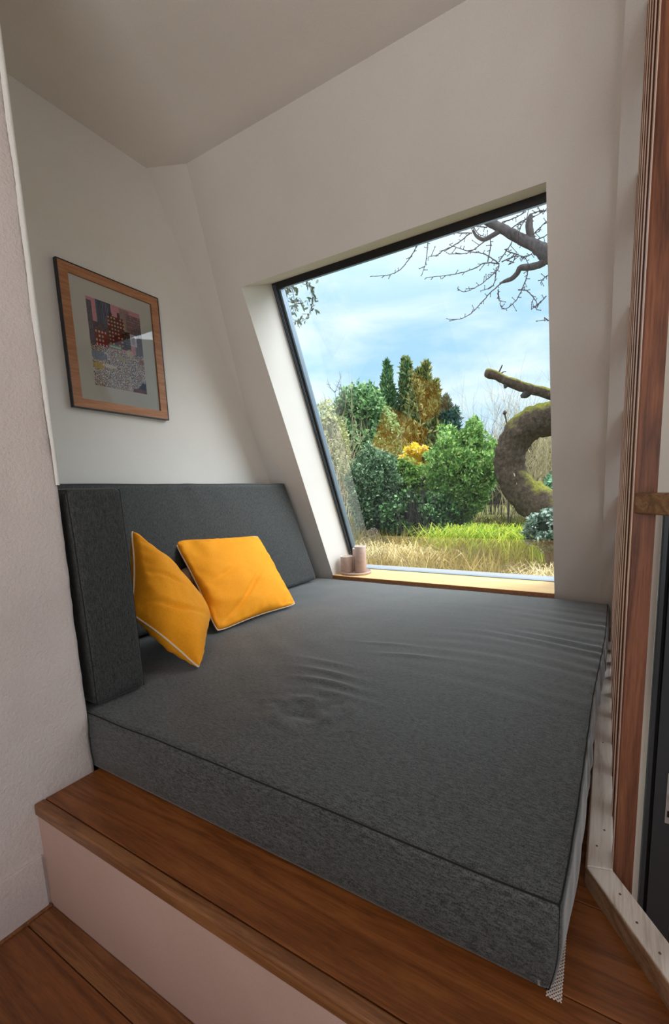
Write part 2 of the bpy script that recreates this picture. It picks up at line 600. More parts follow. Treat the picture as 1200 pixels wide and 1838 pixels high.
# ------------------------------------------------------------------ oak platform and steps
XE = 1.488
fl = bobj('floor', box_bm((XL, -0.150, -0.12), (XE - 0.02, 2.2, -0.022)), M_OAK, kind=S)
RA, RB = Vector((1.437, 0.266)), Vector((1.569, 0.081))
rdir = (RB - RA).normalized()
def rail_y(x, base=RA):           # line of the diagonal rail
    return base.y + (x - base.x) * rdir.y / rdir.x
edges = [-0.148, 0.0163, 0.2178, 0.419, 0.62, 0.82, 1.02, 1.22, 1.42, 1.62, 1.82, 2.02]
xmax = 1.98
for i in range(len(edges) - 1):
    y0, y1 = edges[i] + 0.0012, edges[i + 1] - 0.0012
    # planks run on to the right up to the diagonal rail
    cut = lambda y: min(xmax, RA.x + (y - RA.y) * rdir.x / rdir.y) + 0.02 if y < RA.y else XE - 0.02
    x0 = 0.0005 if y0 < -0.01 else XL + 0.002
    if y0 < -0.01:
        poly = [(x0, y0), (cut(y0), y0), (cut(y1), y1), (x0, y1)]
    elif y0 < RA.y < y1:
        poly = [(x0, y0), (cut(y0), y0), (RA.x + .02, RA.y), (XE - .02, RA.y), (XE - 0.02, y1), (x0, y1)]
    else:
        poly = [(x0, y0), (cut(y0), y0), (cut(y1), y1), (x0, y1)]
    bobj('plank', prism_bm(poly, -0.022, 0.0, 0.0012), M_OAK, fl)
xn = RA.x + (-0.16 - RA.y) * rdir.x / rdir.y + 0.02
bm = prism_bm([(0.0005, -0.178), (xn + .02, -0.178), (xn, -0.149), (0.0005, -0.149)], -0.034, 0.0015, 0.004)
bobj('step_nosing', bm, M_OAKN, fl)
# riser under the platform
obj('wall_step', [(0, -0.172, -0.34), (1.9, -0.172, -0.34), (1.9, -0.172, -0.03), (0, -0.172, -0.03), (0, -0.15, -0.34), (1.9, -0.15, -0.34), (1.9, -0.15, -0.03), (0, -0.15, -0.03)],
    [(0, 1, 2, 3), (5, 4, 7, 6), (3, 2, 6, 7), (0, 4, 5, 1), (1, 5, 6, 2), (4, 0, 3, 7)], M_RISER, kind=S)
# lower tread
tr = bobj('floor_step', box_bm((0.0, -1.15, -0.42), (1.9, -0.16, -0.358)), M_OAK, kind=S)
ZT = -0.336
te = [-0.173, -0.24, -0.52, -0.80, -1.1]
for i in range(len(te) - 1):
    o = bobj('plank', box_bm((0.0175, te[i + 1] + .001, -0.358), (1.9, te[i] - .001, ZT + (0.001 if i == 0 else 0.0)), 0.0015), M_OAKN if i == 0 else M_OAK, tr)
bobj('edge_strip', box_bm((0.001, -1.1, -0.358), (0.0165, -0.1735, ZT + 0.006), 0.002), M_OAKN, tr)
obj('wall_step_lower', [(0, -1.12, -1.7), (1.9, -1.12, -1.7), (1.9, -1.12, -0.36), (0, -1.12, -0.36)], [(0, 1, 2, 3)], M_RISER, kind=S)
obj('wall_platform_side', [(XE - 0.022, 0.24, -1.7), (XE - 0.022, 2.2, -1.7), (XE - 0.022, 2.2, -0.02), (XE - 0.022, 0.24, -0.02), (1.78, -0.19, -0.02), (1.78, -0.19, -1.7)],
    [(0, 1, 2, 3), (5, 0, 3, 4)], M_BEIGE, kind=S)

# ------------------------------------------------------------------ window in the slope
win = empty('window_1', (0.35, sy(SILL, ROFF), SILL), kind=S)
def sbox(name, x0, x1, s0, s1, d0, d1, mt, bev=0.002, parent=win):
    """box on the glazing plane: s runs up the slope from the sill, d is depth behind the reveal line"""
    base = Vector((0, sy(SILL, ROFF), SILL))
    us = Vector((0, -T, 1)).normalized()
    un_ = -SN
    bm = box_bm((x0, s0, d0), (x1, s1, d1), bev)
    for v in bm.verts:
        c = v.co.copy()
        v.co = base + Vector((c.x, 0, 0)) + us * c.y + un_ * c.z
    return rel(bobj(name, bm, mt, parent), parent)
top_s = ((rp(WX0, WZT) - Vector((WX0, sy(SILL, ROFF), SILL))).length)
fw_ = 0.030
for k, (x0, x1, s0, s1) in enumerate(((WX0, WX0 + fw_, 0, top_s), (WX1 - 0.012, WX1, 0, top_s), (WX0 + fw_, WX1 - 0.012, top_s - fw_ - .008, top_s))):
    sbox('frame_bar', x0, x1, s0, s1, -0.03, 0.05, M_FRDARK)
    
sbox('frame_bar', WX0 + fw_, WX1 - 0.012, -0.02, 0.010, -0.01, 0.05, M_FRGREY)
sbox('spacer_bar', WX0 + fw_ + .0005, WX0 + fw_ + .016, 0.011, top_s - fw_ - .009, -0.016, 0.03, M_FRGREY, 0.001)
sbox('glazing_bead', WX0 + 0.010, WX0 + 0.0135, 0.01, top_s - .01, -0.034, -0.029, M_FRGREY, 0.0005)
sbox('glazing_bead', WX0 + 0.021, WX0 + 0.024, 0.01, top_s - .01, -0.034, -0.029, M_FRGREY, 0.0005)
# single reflecting sheet stands for the sealed unit
base = Vector((0, sy(SILL, ROFF), SILL))
us = Vector((0, -T, 1)).normalized()
q = [base + Vector((x, 0, 0)) + us * s_ for x, s_ in ((WX0 + fw_, 0.0), (WX1 - .01, 0.0), (WX1 - .01, top_s - fw_), (WX0 + fw_, top_s - fw_))]
rel(obj('pane', q, [(0, 1, 2, 3)], M_GLASS, win), win)
bm = prism_bm([(WX0 + .0005, sy(SILL) - 0.004), (WX1 - .0005, sy(SILL) - 0.004), (WX1 - .0005, sy(SILL, ROFF) - .002), (WX0 + .0005, sy(SILL, ROFF) - .002)], SILL - 0.028, SILL, 0.002)
rel(bobj('window_sill', bm, M_SILL, win), win)
bm = box_bm((WX0 + .0005, sy(SILL) - 0.0065, SILL - 0.028), (WX1 - .0005, sy(SILL) - 0.0045, SILL - 0.0025), 0.0006)
rel(bobj('sill_edge', bm, M_FRAMEW, win), win)
# outer flashing so that no sky leaks round the frame
q = []
for x, s_ in ((WX0 - .3, -.3), (WX1 + .3, -.3), (WX1 + .3, top_s + .4), (WX0 - .3, top_s + .4), (WX0 + .01, -.01), (WX1 - .005, -.01), (WX1 - .005, top_s - .01), (WX0 + .01, top_s - .01)):
    q.append(base + Vector((x, 0, 0)) + us * s_ - SN * 0.045)
rel(obj('outer_flashing', q, [(0, 1, 5, 4), (1, 2, 6, 5), (2, 3, 7, 6), (3, 0, 4, 7)], M_FRDARK, win), win)

# white board on the slope that takes the slat heads
V = []
for x in (XR + 0.002, XR + 0.11):
    for z in (-0.1, ZC):
        for o_ in (-0.022, 0.0):
            V.append((x, sy(z, o_), z))
trim = obj('trim_1', V, [(0, 1, 3, 2), (4, 6, 7, 5), (0, 2, 6, 4), (1, 5, 7, 3), (0, 4, 5, 1), (2, 3, 7, 6)], M_WALL, kind=S)
me = trim.data
bm = bmesh.new(); bm.from_mesh(me)
bmesh.ops.bevel(bm, geom=bm.edges[:], offset=0.003, segments=2, affect='EDGES'); bm.to_mesh(me); bm.free()

# ------------------------------------------------------------------ slatted screen
scr = empty('slatted_screen', (1.5, 0.28, 0.0), label='tall screen of red-brown vertical timber slats on a pale base rail beside the bed', category='screen')
SX0, SX1, SW = 1.4872, 1.5250, 0.050
NS = 11
M_EDGE = wood('slat_edge_sheen', lin(190, 150, 128), lin(222, 186, 164), lin(236, 206, 188), 'Z', 0.8, 0.4, 0.4, 7, 0.05)  # grazing window sheen on the slat sides, put in as paler colour
for i in range(NS):
    y0 = 0.2800 + 0.1727 * i
    yc = y0 + SW
    zt_ = min(ZC - 0.002, H + (YB - 0.024 - y0) / T)
    zt2 = min(ZC - 0.002, H + (YB - 0.024 - yc) / T)
    bm = box_bm((SX0, y0, -0.30), (SX1, yc, 1.0), 0.0)
    for v in bm.verts:
        if v.co.z > 0.5:
            v.co.z = zt_ if v.co.y < y0 + 0.001 else zt2
    bmesh.ops.bevel(bm, geom=bm.edges[:], offset=0.0025, segments=2, affect='EDGES')
    sl_ = rel(bobj('slat', bm, M_SLAT, scr), scr)
    V = [(SX0 - d_, y_, z_) for d_ in (0.0002, 0.0014) for y_, z_ in ((y0 + .001, -.29), (yc - .001, -.29), (yc - .001, zt2 - .004), (y0 + .001, zt_ - .004))]
    ed_ = obj('edge_sheen', V, [(0, 1, 2, 3), (7, 6, 5, 4), (0, 4, 5, 1), (1, 5, 6, 2), (2, 6, 7, 3), (3, 7, 4, 0)], M_EDGE, sl_)
# base rails
bm = prism_bm([(1.437, RA.y), (1.488, 0.279), (1.488, 2.10), (1.437, 2.10)], 0.0005, 0.05, 0.0025)
rel(bobj('base_rail', bm, M_RAIL, scr), scr)
FA, FB = Vector((1.488, 0.279)), Vector((1.576, 0.145))
L_ = 0.62
pa, pb = RA + rdir * L_, FA + rdir * L_
bm = prism_bm([(RA.x, RA.y - 0.0008), (pa.x, pa.y), (pb.x, pb.y), (FA.x, FA.y - 0.0008)], 0.0005, 0.05, 0.0025)
rel(bobj('base_rail', bm, M_RAIL, scr), scr)
# browner edge strips on the bed side of the rails
bm = prism_bm([(1.4345, RA.y - .001), (1.4368, RA.y), (1.4368, 2.10), (1.4345, 2.10)], 0.0008, 0.046)
rel(bobj('rail_edge', bm, M_RAILS, scr), scr)
nrm = Vector((rdir.y, -rdir.x))      # towards the bed
if nrm.x > 0: nrm = -nrm
a0, a1 = RA + nrm * 0.0004, pa + nrm * 0.0004
bm = prism_bm([tuple(a0), tuple(a1), tuple(a1 + nrm * 0.0024), tuple(a0 + nrm * 0.0024)], 0.0008, 0.046)
rel(bobj('rail_edge', bm, M_RAILS, scr), scr)
# screw heads / plugs in the rail
for (x, y) in ((1.455, 0.335), (1.470, 0.395), (1.462, 0.80), (1.500, 0.222), (1.527, 0.170), (1.560, 0.125)):
    bm = bmesh.new()
    bmesh.ops.create_cone(bm, segments=10, radius1=0.0026, radius2=0.002, depth=0.0012, cap_ends=True, matrix=Matrix.Translation((x, y, 0.0505)))
    rel(bobj('screw_head', bm, mat('dark_screw', lin(96, 84, 76), 0.5), scr), scr)
# baluster and handrail of the stair guard
def along(b, d, o_):
    return b + rdir * d + Vector((-rdir.y, rdir.x)) * o_
for d in (0.156, 0.33, 0.50):
    p = [along(FA, d, o2) for d, o2 in ((d, 0.001), (d + 0.036, 0.001), (d + 0.036, 0.06), (d, 0.06))]
    if (p[2] - CAM.xy).length < (p[0] - CAM.xy).length:
        pass
    rel(bobj('baluster', prism_bm([tuple(q_) for q_ in p], -0.30, 0.83, 0.002), M_SLAT, scr), scr)
ha = Vector((SX0 + 0.0015, 0.2795))
hn = Vector((-rdir.y, rdir.x))
bm = prism_bm([tuple(ha), tuple(ha + rdir * 0.62), tuple(ha + rdir * 0.62 + hn * 0.045), tuple(ha + Vector((0.034, 0)))], 0.8285, 0.8680, 0.0025)
rel(bobj('handrail', bm, M_HAND, scr), scr)

# ------------------------------------------------------------------ dark glazed door of the stair room
dr = empty('door_1', (2.15, 1.93, -1.7), kind=S)
def dbox(name, lo, hi, mt, bev=0.003, parent=dr):
    return rel(bobj(name, box_bm(lo, hi, bev), mt, parent), dr)
dbox('door_frame', (1.690, 1.87, -1.699), (1.712, 1.96, 0.775), M_ANTH)
dbox('door_frame', (2.59, 1.87, -1.699), (2.616, 1.96, 0.775), M_ANTH)
dbox('door_frame', (1.7125, 1.87, 0.735), (2.5895, 1.96, 0.775), M_ANTH)
dbox('rubber_seal', (1.7125, 1.895, -1.68), (1.728, 1.95, 0.73), M_ANTHD, 0.001)
dbox('door_stile', (1.7285, 1.872, -1.685), (1.838, 1.935, 0.73), M_ANTH)
dbox('door_stile', (2.48, 1.872, -1.685), (2.588, 1.935, 0.73), M_ANTH)
dbox('door_rail', (1.8385, 1.872, -1.685), (2.4795, 1.935, -1.58), M_ANTH)
dbox('door_rail', (1.8385, 1.872, 0.63), (2.4795, 1.935, 0.73), M_ANTH)
rel(obj('pane', [(1.838, 1.9, -1.58), (2.48, 1.9, -1.58), (2.48, 1.9, 0.63), (1.838, 1.9, 0.63)], [(0, 1, 2, 3)], M_GLASS, dr), dr)
hp = dbox('handle_plate', (1.782, 1.866, -0.93), (1.812, 1.8715, -0.64), M_STEEL, 0.002)
dbox('handle_lever', (1.790, 1.83, -0.78), (1.92, 1.842, -0.755), M_STEEL, 0.004)
dbox('handle_neck', (1.792, 1.8425, -0.776), (1.806, 1.8655, -0.76), M_STEEL, 0.001)
dbox('key_barrel', (1.790, 1.862, -0.89), (1.804, 1.8655, -0.855), M_BLACK, 0.001)


# ------------------------------------------------------------------ upholstery
def rounded_grid_box(half, r, n):
    """subdivided box surface with radius r, centred on the origin"""
    bm = bmesh.new()
    def face(ax, sgn):
        a, b = [i for i in range(3) if i != ax]
        na, nb = n[a], n[b]
        vs = []
        for i in range(na + 1):
            row = []
            for j in range(nb + 1):
                c = [0, 0, 0]
                c[ax] = sgn * half[ax]
                # cluster points toward edges
                fa = -1 + 2 * i / na
                fb = -1 + 2 * j / nb
                c[a] = half[a] * fa
                c[b] = half[b] * fb
                row.append(bm.verts.new(c))
            vs.append(row)
        for i in range(na):
            for j in range(nb):
                q_ = (vs[i][j], vs[i + 1][j], vs[i + 1][j + 1], vs[i][j + 1])
                bm.faces.new(q_)
    for ax in range(3):
        for s_ in (-1, 1):
            face(ax, s_)
    bmesh.ops.remove_doubles(bm, verts=bm.verts[:], dist=1e-5)
    bmesh.ops.recalc_face_normals(bm, faces=bm.faces[:])
    for v in bm.verts:
        c = v.co
        inn = Vector([max(-half[i] + r, min(half[i] - r, c[i])) for i in range(3)])
        d = c - inn
        if d.length > 1e-9:
            v.co = inn + d.normalized() * r
    return bm


def sm(a, b, x):
    t = max(0.0, min(1.0, (x - a) / (b - a)))
    return t * t * (3 - 2 * t)


def nz3(x, y, z=0.0):
    return noise.noise(Vector((x, y, z)))


# --- mattress
ML, MR, MY0, MY1 = XL + 0.012, 1.405, 0.003, 2.075
def mat_top(x, y):
    w = 0.0045 * nz3(x * 2.2, y * 2.2, 1) + 0.0018 * nz3(x * 6, y * 6, 2)
    # ripples at the far right, running across the bed
    a = sm(0.45, 1.25, x) * sm(0.55, 0.95, y) * (1 - sm(1.75, 2.0, y))
    ph = y * 66 + 5.5 * nz3(x * 1.6, y * 2.4, 5) + 1.2 * x
    w += a * 0.0046 * math.sin(ph) * max(0.12, 0.45 + 1.7 * nz3(x * 1.7, y * 5, 8)) * (0.5 + 0.5 * sm(0.9, 1.4, x))
    w += 0.0012 * a * nz3(x * 3, y * 26, 6)
    # soft folds in the middle and front
    a = sm(0.2, 0.45, x) * (1 - sm(0.8, 1.2, x))
    for (yy, am, fx) in ((0.50, 0.009, 0.60), (0.575, 0.007, 0.55), (0.44, 0.005, 0.68), (0.66, 0.004, 0.48), (0.86, 0.006, 0.75), (0.95, 0.005, 0.62)):
        c = yy + 0.10 * (x - fx) + 0.02 * math.sin(7 * x + yy * 9)
        w += am * math.exp(-((y - c) / 0.016) ** 2) * math.exp(-((x - fx) / 0.13) ** 2)
    # dimple
    dx, dy = (x - 0.625) / 1.35, y - 0.305
    d = math.hypot(dx, dy)
    w += 0.003 * math.exp(-(d / 0.12) ** 2) * nz3(x * 16, y * 30, 4) * 2 - 0.008 * math.exp(-(d / 0.030) ** 2) + 0.0050 * math.exp(-((d - 0.072) / 0.022) ** 2) * (0.6 + 0.4 * math.sin(3 * math.atan2(dy, dx) + 1.4)) + 0.003 * math.exp(-((d - 0.13) / 0.02) ** 2) * (0.5 + 0.5 * math.sin(2 * math.atan2(dy, dx)))
    # diagonal drag lines from the front left
    s_ = (x * 0.55 + y * 0.83)
    w += 0.0016 * math.sin(s_ * 38 + 3 * nz3(x * 2, y * 2, 3)) * (1 - sm(0.2, 0.75, x)) * (1 - sm(0.7, 1.0, y))
    return w
hx, hy, hz = (MR - ML) / 2, (MY1 - MY0) / 2, (H - 0.003) / 2
cxm, cym, czm = (MR + ML) / 2, (MY1 + MY0) / 2, hz + 0.001
bm = rounded_grid_box((hx, hy, hz), 0.016, (250, 236, 22))
def mat_def(p):
    x, y, z = p.x + cxm, p.y + cym, p.z + czm
    k = max(0.0, (z - 0.10) / (H - 0.10))
    dz = mat_top(x, y) * k * k
    # slight dome and sag of the front edge
    u, v = (x - ML) / (MR - ML), (y - MY0) / (MY1 - MY0)
    dz += k * (0.007 * min(1, 6 * v) * min(1, 10 * (1 - u)) - 0.010 * sm(0.55, 1.0, u) * (1 - sm(0, 0.5, v)))
    # side walls bulge
    zz = (z - 0.0) / H
    bul = 4 * zz * (1 - zz)
    if x > MR - 0.03:
        x += bul * (0.006 + 0.004 * math.sin(y * 52 + 3 * nz3(0, y * 4, z * 6)) * sm(0.2, 0.6, y) + 0.004 * nz3(2, y * 14, z * 8)) + 0.02 * sm(0.7, 1.6, y)
        x -= 0.014 * (1 - sm(0.0, 0.25, y)) * (1 - zz)
    x += 0.044 * (max(0.0, y) / 2.0) ** 0.6 * sm(0.9, 1.4, x)
    if z < 0.075:
        x = min(x, 1.431 - 0.004 * (1 - sm(0.03, 0.075, z)))
    if y < MY0 + 0.03:
        y -= bul * (0.004 + 0.003 * nz3(x * 4, 3, z * 5))
        y = max(y, MY0 - 0.004) if x < 0.004 else y
    return Vector((x, y, z + dz))
for v in bm.verts:
    v.co = mat_def(v.co)
mt_ = bobj('mattress', bm, M_GREY, smooth=True, label='large charcoal heather mattress filling the window bay on the oak platform', category='mattress')
def seam_loop(name, pts, r, parent, mt=M_SEAM, closed=True, n=5):
    return obj(name, *tube(pts, r, n, closed=closed, cap=not closed), mt, parent, smooth=True)
def ring(fn, z, inset=0.005, N_=90):
    P = []
    c = [(-hx + inset, -hy + inset), (hx - inset, -hy + inset), (hx - inset, hy - inset), (-hx + inset, hy - inset)]
    for i in range(4):
        a, b = c[i], c[(i + 1) % 4]
        for k in range(N_):
            t = k / N_
            P.append(fn(Vector((a[0] + (b[0] - a[0]) * t, a[1] + (b[1] - a[1]) * t, z))))
    return P
seam_loop('top_seam', ring(mat_def, hz - 0.004), 0.0019, mt_)
seam_loop('bottom_seam', ring(mat_def, -hz + 0.006), 0.0013, mt_)
seam_loop('corner_seam', [mat_def(Vector((hx - 0.005, -hy + 0.005, z))) for z in np.linspace(-hz + .006, hz - .005, 16)], 0.0012, mt_, closed=False)

# --- back and side cushions
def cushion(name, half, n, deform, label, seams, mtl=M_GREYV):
    bm = rounded_grid_box(half, 0.020, n)
    for v in bm.verts:
        v.co = deform(v.co)
    o = bobj(name, bm, mtl, smooth=True, label=label, category='cushion')
    for s_ in (-1, 1):
        P = []
        a_, h = seams, half
        i0, i1 = [i for i in range(3) if i != a_]
        r = 0.006
        cs = [(-h[i0] + r, -h[i1] + r), (h[i0] - r, -h[i1] + r), (h[i0] - r, h[i1] - r), (-h[i0] + r, h[i1] - r)]
        for k in range(4):
            p, q_ = cs[k], cs[(k + 1) % 4]
            for t in np.linspace(0, 1, 40, endpoint=False):
                c = [0, 0, 0]
                c[a_] = s_ * (h[a_] - r)
                c[i0] = p[0] + (q_[0] - p[0]) * t
                c[i1] = p[1] + (q_[1] - p[1]) * t
                P.append(deform(Vector(c)))
        seam_loop('piping_seam', P, 0.0014, o)
    return o
CH = 0.372
lean = math.atan2(0.105, 0.74)
BY0, BY1 = 0.215, 1.955
def back_def(p):
    w = p.copy()
    hz_ = CH
    if True:
        u = (w.y + 0.87) / 1.74
        v = (w.z + hz_) / (2 * hz_)
        w.x += math.copysign(1, w.x) * 0.010 * math.sin(math.pi * min(max(u, 0), 1)) * math.sin(math.pi * min(max(v, 0), 1))
        if w.x > 0:
            w.x += 0.004 * nz3(w.y * 3, w.z * 4, 4) + 0.006 * max(0, v - 0.55) * math.sin((w.y * 5 + w.z * 2) * 6 + 2 * nz3(w.y * 3, w.z, 1)) * math.exp(-((u - .45) / .12) ** 2)
        w.z += 0.004 * nz3(w.y * 4, 1, 1) * v
        w.y -= (0.195 * v) * sm(0.25, 1.0, u)      # far end cut to follow the sloping wall
    c, s_ = math.cos(lean), math.sin(lean)
    x, z = w.x * c - (w.z + hz_) * s_, w.x * s_ + (w.z + hz_) * c
    return Vector((x - 0.578, w.y + (BY0 + BY1) / 2, z + H + 0.012))
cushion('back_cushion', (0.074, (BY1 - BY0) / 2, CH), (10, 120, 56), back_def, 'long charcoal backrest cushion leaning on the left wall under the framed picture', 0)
def side_def(p):
    w = p.copy()
    v = (w.z + 0.36) / 0.72
    u = (w.x + 0.38) / 0.76
    w.y += math.copysign(1, w.y) * 0.006 * math.sin(math.pi * min(max(v, 0), 1)) * math.sin(math.pi * min(max(u, 0), 1))
    if w.x > 0.3:
        w.x += 0.003 * nz3(w.y * 9, w.z * 7, 2) + 0.004 * math.sin(math.pi * min(max(v, 0), 1))
    y = w.y + 0.105 + 0.012 * (1 - v)
    return Vector((w.x - 0.382, max(y, 0.006), w.z + 0.36 + H + 0.004))
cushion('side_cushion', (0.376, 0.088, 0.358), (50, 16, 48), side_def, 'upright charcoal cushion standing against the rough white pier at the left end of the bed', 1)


# --- mustard pillows
def pillow(name, c4, thick, label, seed, bow=0.045, back=0.75, cord=M_PIPE, wr=1.0):
    BL, BR, TR, TL = [Vector(c) for c in c4]
    nrm = ((BR - BL) + (TR - TL)).cross((TL - BL) + (TR - BR)).normalized()
    N_ = 64
    def mid(u, v):        # u,v in -1..1
        # edges pulled inwards between the corners
        uu = u * (1 - bow * 2 * (1 - v * v) * abs(u) ** 2)
        vv = v * (1 - bow * 2 * (1 - u * u) * abs(v) ** 2)
        kc = 1.035 - 0.055 * (abs(u) * abs(v)) ** 6
        uu, vv = uu * kc, vv * kc
        a, b = (uu + 1) / 2, (vv + 1) / 2
        return (BL * (1 - a) + BR * a) * (1 - b) + (TL * (1 - a) + TR * a) * b
    def th(u, v):
        e = max(0.0, (1 - u * u)) * max(0.0, (1 - v * v))
        return thick * e ** 0.42
    def wr_(u, v, s_):
        r = math.hypot(u, v)
        # creases running in from the corners and sides
        an = math.atan2(v, u)
        cr_ = math.sin(an * 4 * 1 + 7 * r + 2 * nz3(u * 2, v * 2, seed)) * sm(0.55, 1.0, r) * 0.007
        d1 = (v - 0.55 * u + 0.35 + 0.10 * math.sin(3 * u + seed))
        cr2 = -0.022 * math.exp(-(d1 / 0.05) ** 2) * math.exp(-((u + 0.1) / 0.55) ** 2)
        d2 = (v - 0.25 * u - 0.12)
        cr3 = -0.017 * math.exp(-(d2 / 0.035) ** 2) * math.exp(-((u + 0.45) / 0.3) ** 2)
        ed = max(abs(u), abs(v))
        puck = 0.0022 * math.sin(26 * (u if abs(v) > abs(u) else v) + 4 * nz3(u, v, seed)) * sm(0.72, 0.9, ed) * (1 - sm(0.93, 1, ed))
        return wr * ((cr_ + cr2 + cr3) * (1 - sm(0.9, 1.0, ed)) + puck + 0.014 * nz3(u * 2.2, v * 2.2, seed + s_ * 3) * (1 - ed) + 0.005 * nz3(u * 5 + v * 3, v * 6, seed) * (1 - ed))
    bm = bmesh.new()
    g = {}
    ts = [math.sin(math.pi / 2 * (-1 + 2 * i / N_)) for i in range(N_ + 1)]
    for s_ in (1, -1):
        for i, u in enumerate(ts):
            for j, v in enumerate(ts):
                if s_ == -1 and (i in (0, N_) or j in (0, N_)):
                    g[(s_, i, j)] = g[(1, i, j)]
                    continue
                t = th(u, v) * (1 if s_ == 1 else back)
                t += wr_(u, v, s_) if 0 < i < N_ and 0 < j < N_ else 0
                g[(s_, i, j)] = bm.verts.new(mid(u, v) + nrm * (t * s_))
        for i in range(N_):
            for j in range(N_):
                f = [g[(s_, i, j)], g[(s_, i + 1, j)], g[(s_, i + 1, j + 1)], g[(s_, i, j + 1)]]
                bm.faces.new(f if s_ == 1 else f[::-1])
    o = bobj(name, bm, M_MUST, smooth=True, label=label, category='pillow')
    P = []
    for k in range(4):
        for t in ts[:-1]:
            P.append(mid(*[(t, -1), (1, t), (-t, 1), (-1, -t)][k]))
    # round the cord at the corners
    P = [P[i] * 0.5 + (P[i - 1] + P[(i + 1) % len(P)]) * 0.25 for i in range(len(P))]
    seam_loop('cream_piping', P, 0.0042, o, cord, n=6)
    return o
pillow('mustard_pillow', [(-0.235, 0.735, 0.214), (-0.185, 1.285, 0.222), (-0.535, 1.372, 0.614), (-0.575, 0.793, 0.650)], 0.075,
       'mustard pillow with cream piping leaning flat against the long back cushion', 3, bow=0.035)
pillow('mustard_pillow', [(-0.207, 0.30, 0.425), (0.052, 0.388, 0.212), (-0.30, 0.735, 0.285), (-0.375, 0.44, 0.745)], 0.115,
       'mustard pillow with cream piping slumped beside the upright side cushion', 8, bow=0.05, back=0.75, wr=0.9)

# small knitted roll peeking out between the pillows
rl = empty('knitted_bolster', (-0.50, 0.80, H), label='small taupe knitted bolster peeking out between the two mustard pillows', category='bolster')
V, Fc = [], []
prof = [(0.0, 0.0), (0.032, 0.002), (0.040, 0.02)] + [(0.041 + 0.0015 * (k % 2), 0.03 + 0.245 * k / 22) for k in range(23)] + [(0.037, 0.288), (0.027, 0.300), (0.013, 0.306), (0.0, 0.307)]
for r, z in prof:
    for k in range(20):
        a = 2 * math.pi * k / 20
        V.append((max(r, 1e-4) * math.cos(a), max(r, 1e-4) * math.sin(a), z + 0.004))
for i in range(len(prof) - 1):
    for k in range(20):
        Fc.append((i * 20 + k, i * 20 + (k + 1) % 20, (i + 1) * 20 + (k + 1) % 20, (i + 1) * 20 + k))
obj('knitted_cover', V, Fc, M_KNIT, rl, smooth=True)

# --- anti-slip net showing under the mattress corner
def net():
    A = Acc()
    c_ = 0.0062
    for i in range(0, 20):
        y = i * c_
        xo = 1.4105 - 0.002 * max(0, y) / 0.12
        xi = 1.391 + 0.0035 * i if i < 1 else 1.391 + 0.014 * sm(0.0, 0.115, y)
        k = 0
        while xo - k * c_ > xi - c_ * 0.5:
            x1, x0 = xo - k * c_, xo - (k + 1) * c_
            A.add(tube([(x0, y, 0.0018), (x1, y + c_, 0.0030)], 0.0011, 4))
            A.add(tube([(x1, y, 0.0030), (x0, y + c_, 0.0018)], 0.0011, 4))
            k += 1
    return A
A = net()
obj('anti_slip_net', A.V, A.F, M_NET, label='white netted anti-slip underlay poking out under the near right mattress corner', category='underlay', kind='stuff')

# ------------------------------------------------------------------ candles on tray
def lathe(name, prof, mt, parent, loc=(0, 0, 0), n=32, smooth=True):
    V, Fc = [], []
    for r, z in prof:
        for k in range(n):
            a = 2 * math.pi * k / n
            V.append((max(r, 1e-5) * math.cos(a) + loc[0], max(r, 1e-5) * math.sin(a) + loc[1], z + loc[2]))
    for i in range(len(prof) - 1):
        for k in range(n):
            Fc.append((i * n + k, i * n + (k + 1) % n, (i + 1) * n + (k + 1) % n, (i + 1) * n + k))
    o = obj(name, V, Fc, mt, parent, smooth=True)
    return o
TX, TY = -0.338, 2.262
ty = empty('candle_tray', (TX, TY, SILL + .0005), label='round taupe tray under three pillar candles on the left end of the sill', category='tray')
lathe('tray_dish', [(0, 0), (0.118, 0), (0.124, 0.003), (0.126, 0.012), (0.124, 0.020), (0.119, 0.020), (0.115, 0.013), (0, 0.012)], M_CANDLE, ty)
for (dx, dy, r, h, lab) in ((-0.062, -0.040, 0.050, 0.130, 'shortest taupe pillar candle at the left of the tray on the sill'),
                            (0.052, -0.012, 0.047, 0.212, 'tallest taupe pillar candle at the right of the tray on the sill'),
                            (-0.012, 0.062, 0.046, 0.182, 'taupe pillar candle of middle height behind the other two on the tray')):
    c = empty('pillar_candle', (TX + dx, TY + dy, SILL + 0.0128), label=lab, category='candle')
    lathe('candle_body', [(0, 0), (r - .002, 0), (r, 0.003), (r, h - 0.004), (r - 0.003, h), (r - 0.006, h - 0.001), (r - 0.012, h - 0.006), (0, h - 0.008)], M_CANDLE, c)
    lathe('candle_rim', [(r - 0.0065, h), (r - 0.0045, h + 0.0018), (r - 0.002, h + 0.0018), (r - 0.0008, h - 0.002)], M_WICK, c)
    P = [(0, 0, h - 0.008), (0.001, 0, h + 0.006), (0.004, 0, h + 0.016), (0.002, 0, h + 0.026)]
    v_, f_ = tube(P, 0.0016, 6)
    obj('wick', v_, f_, M_WICK, c)

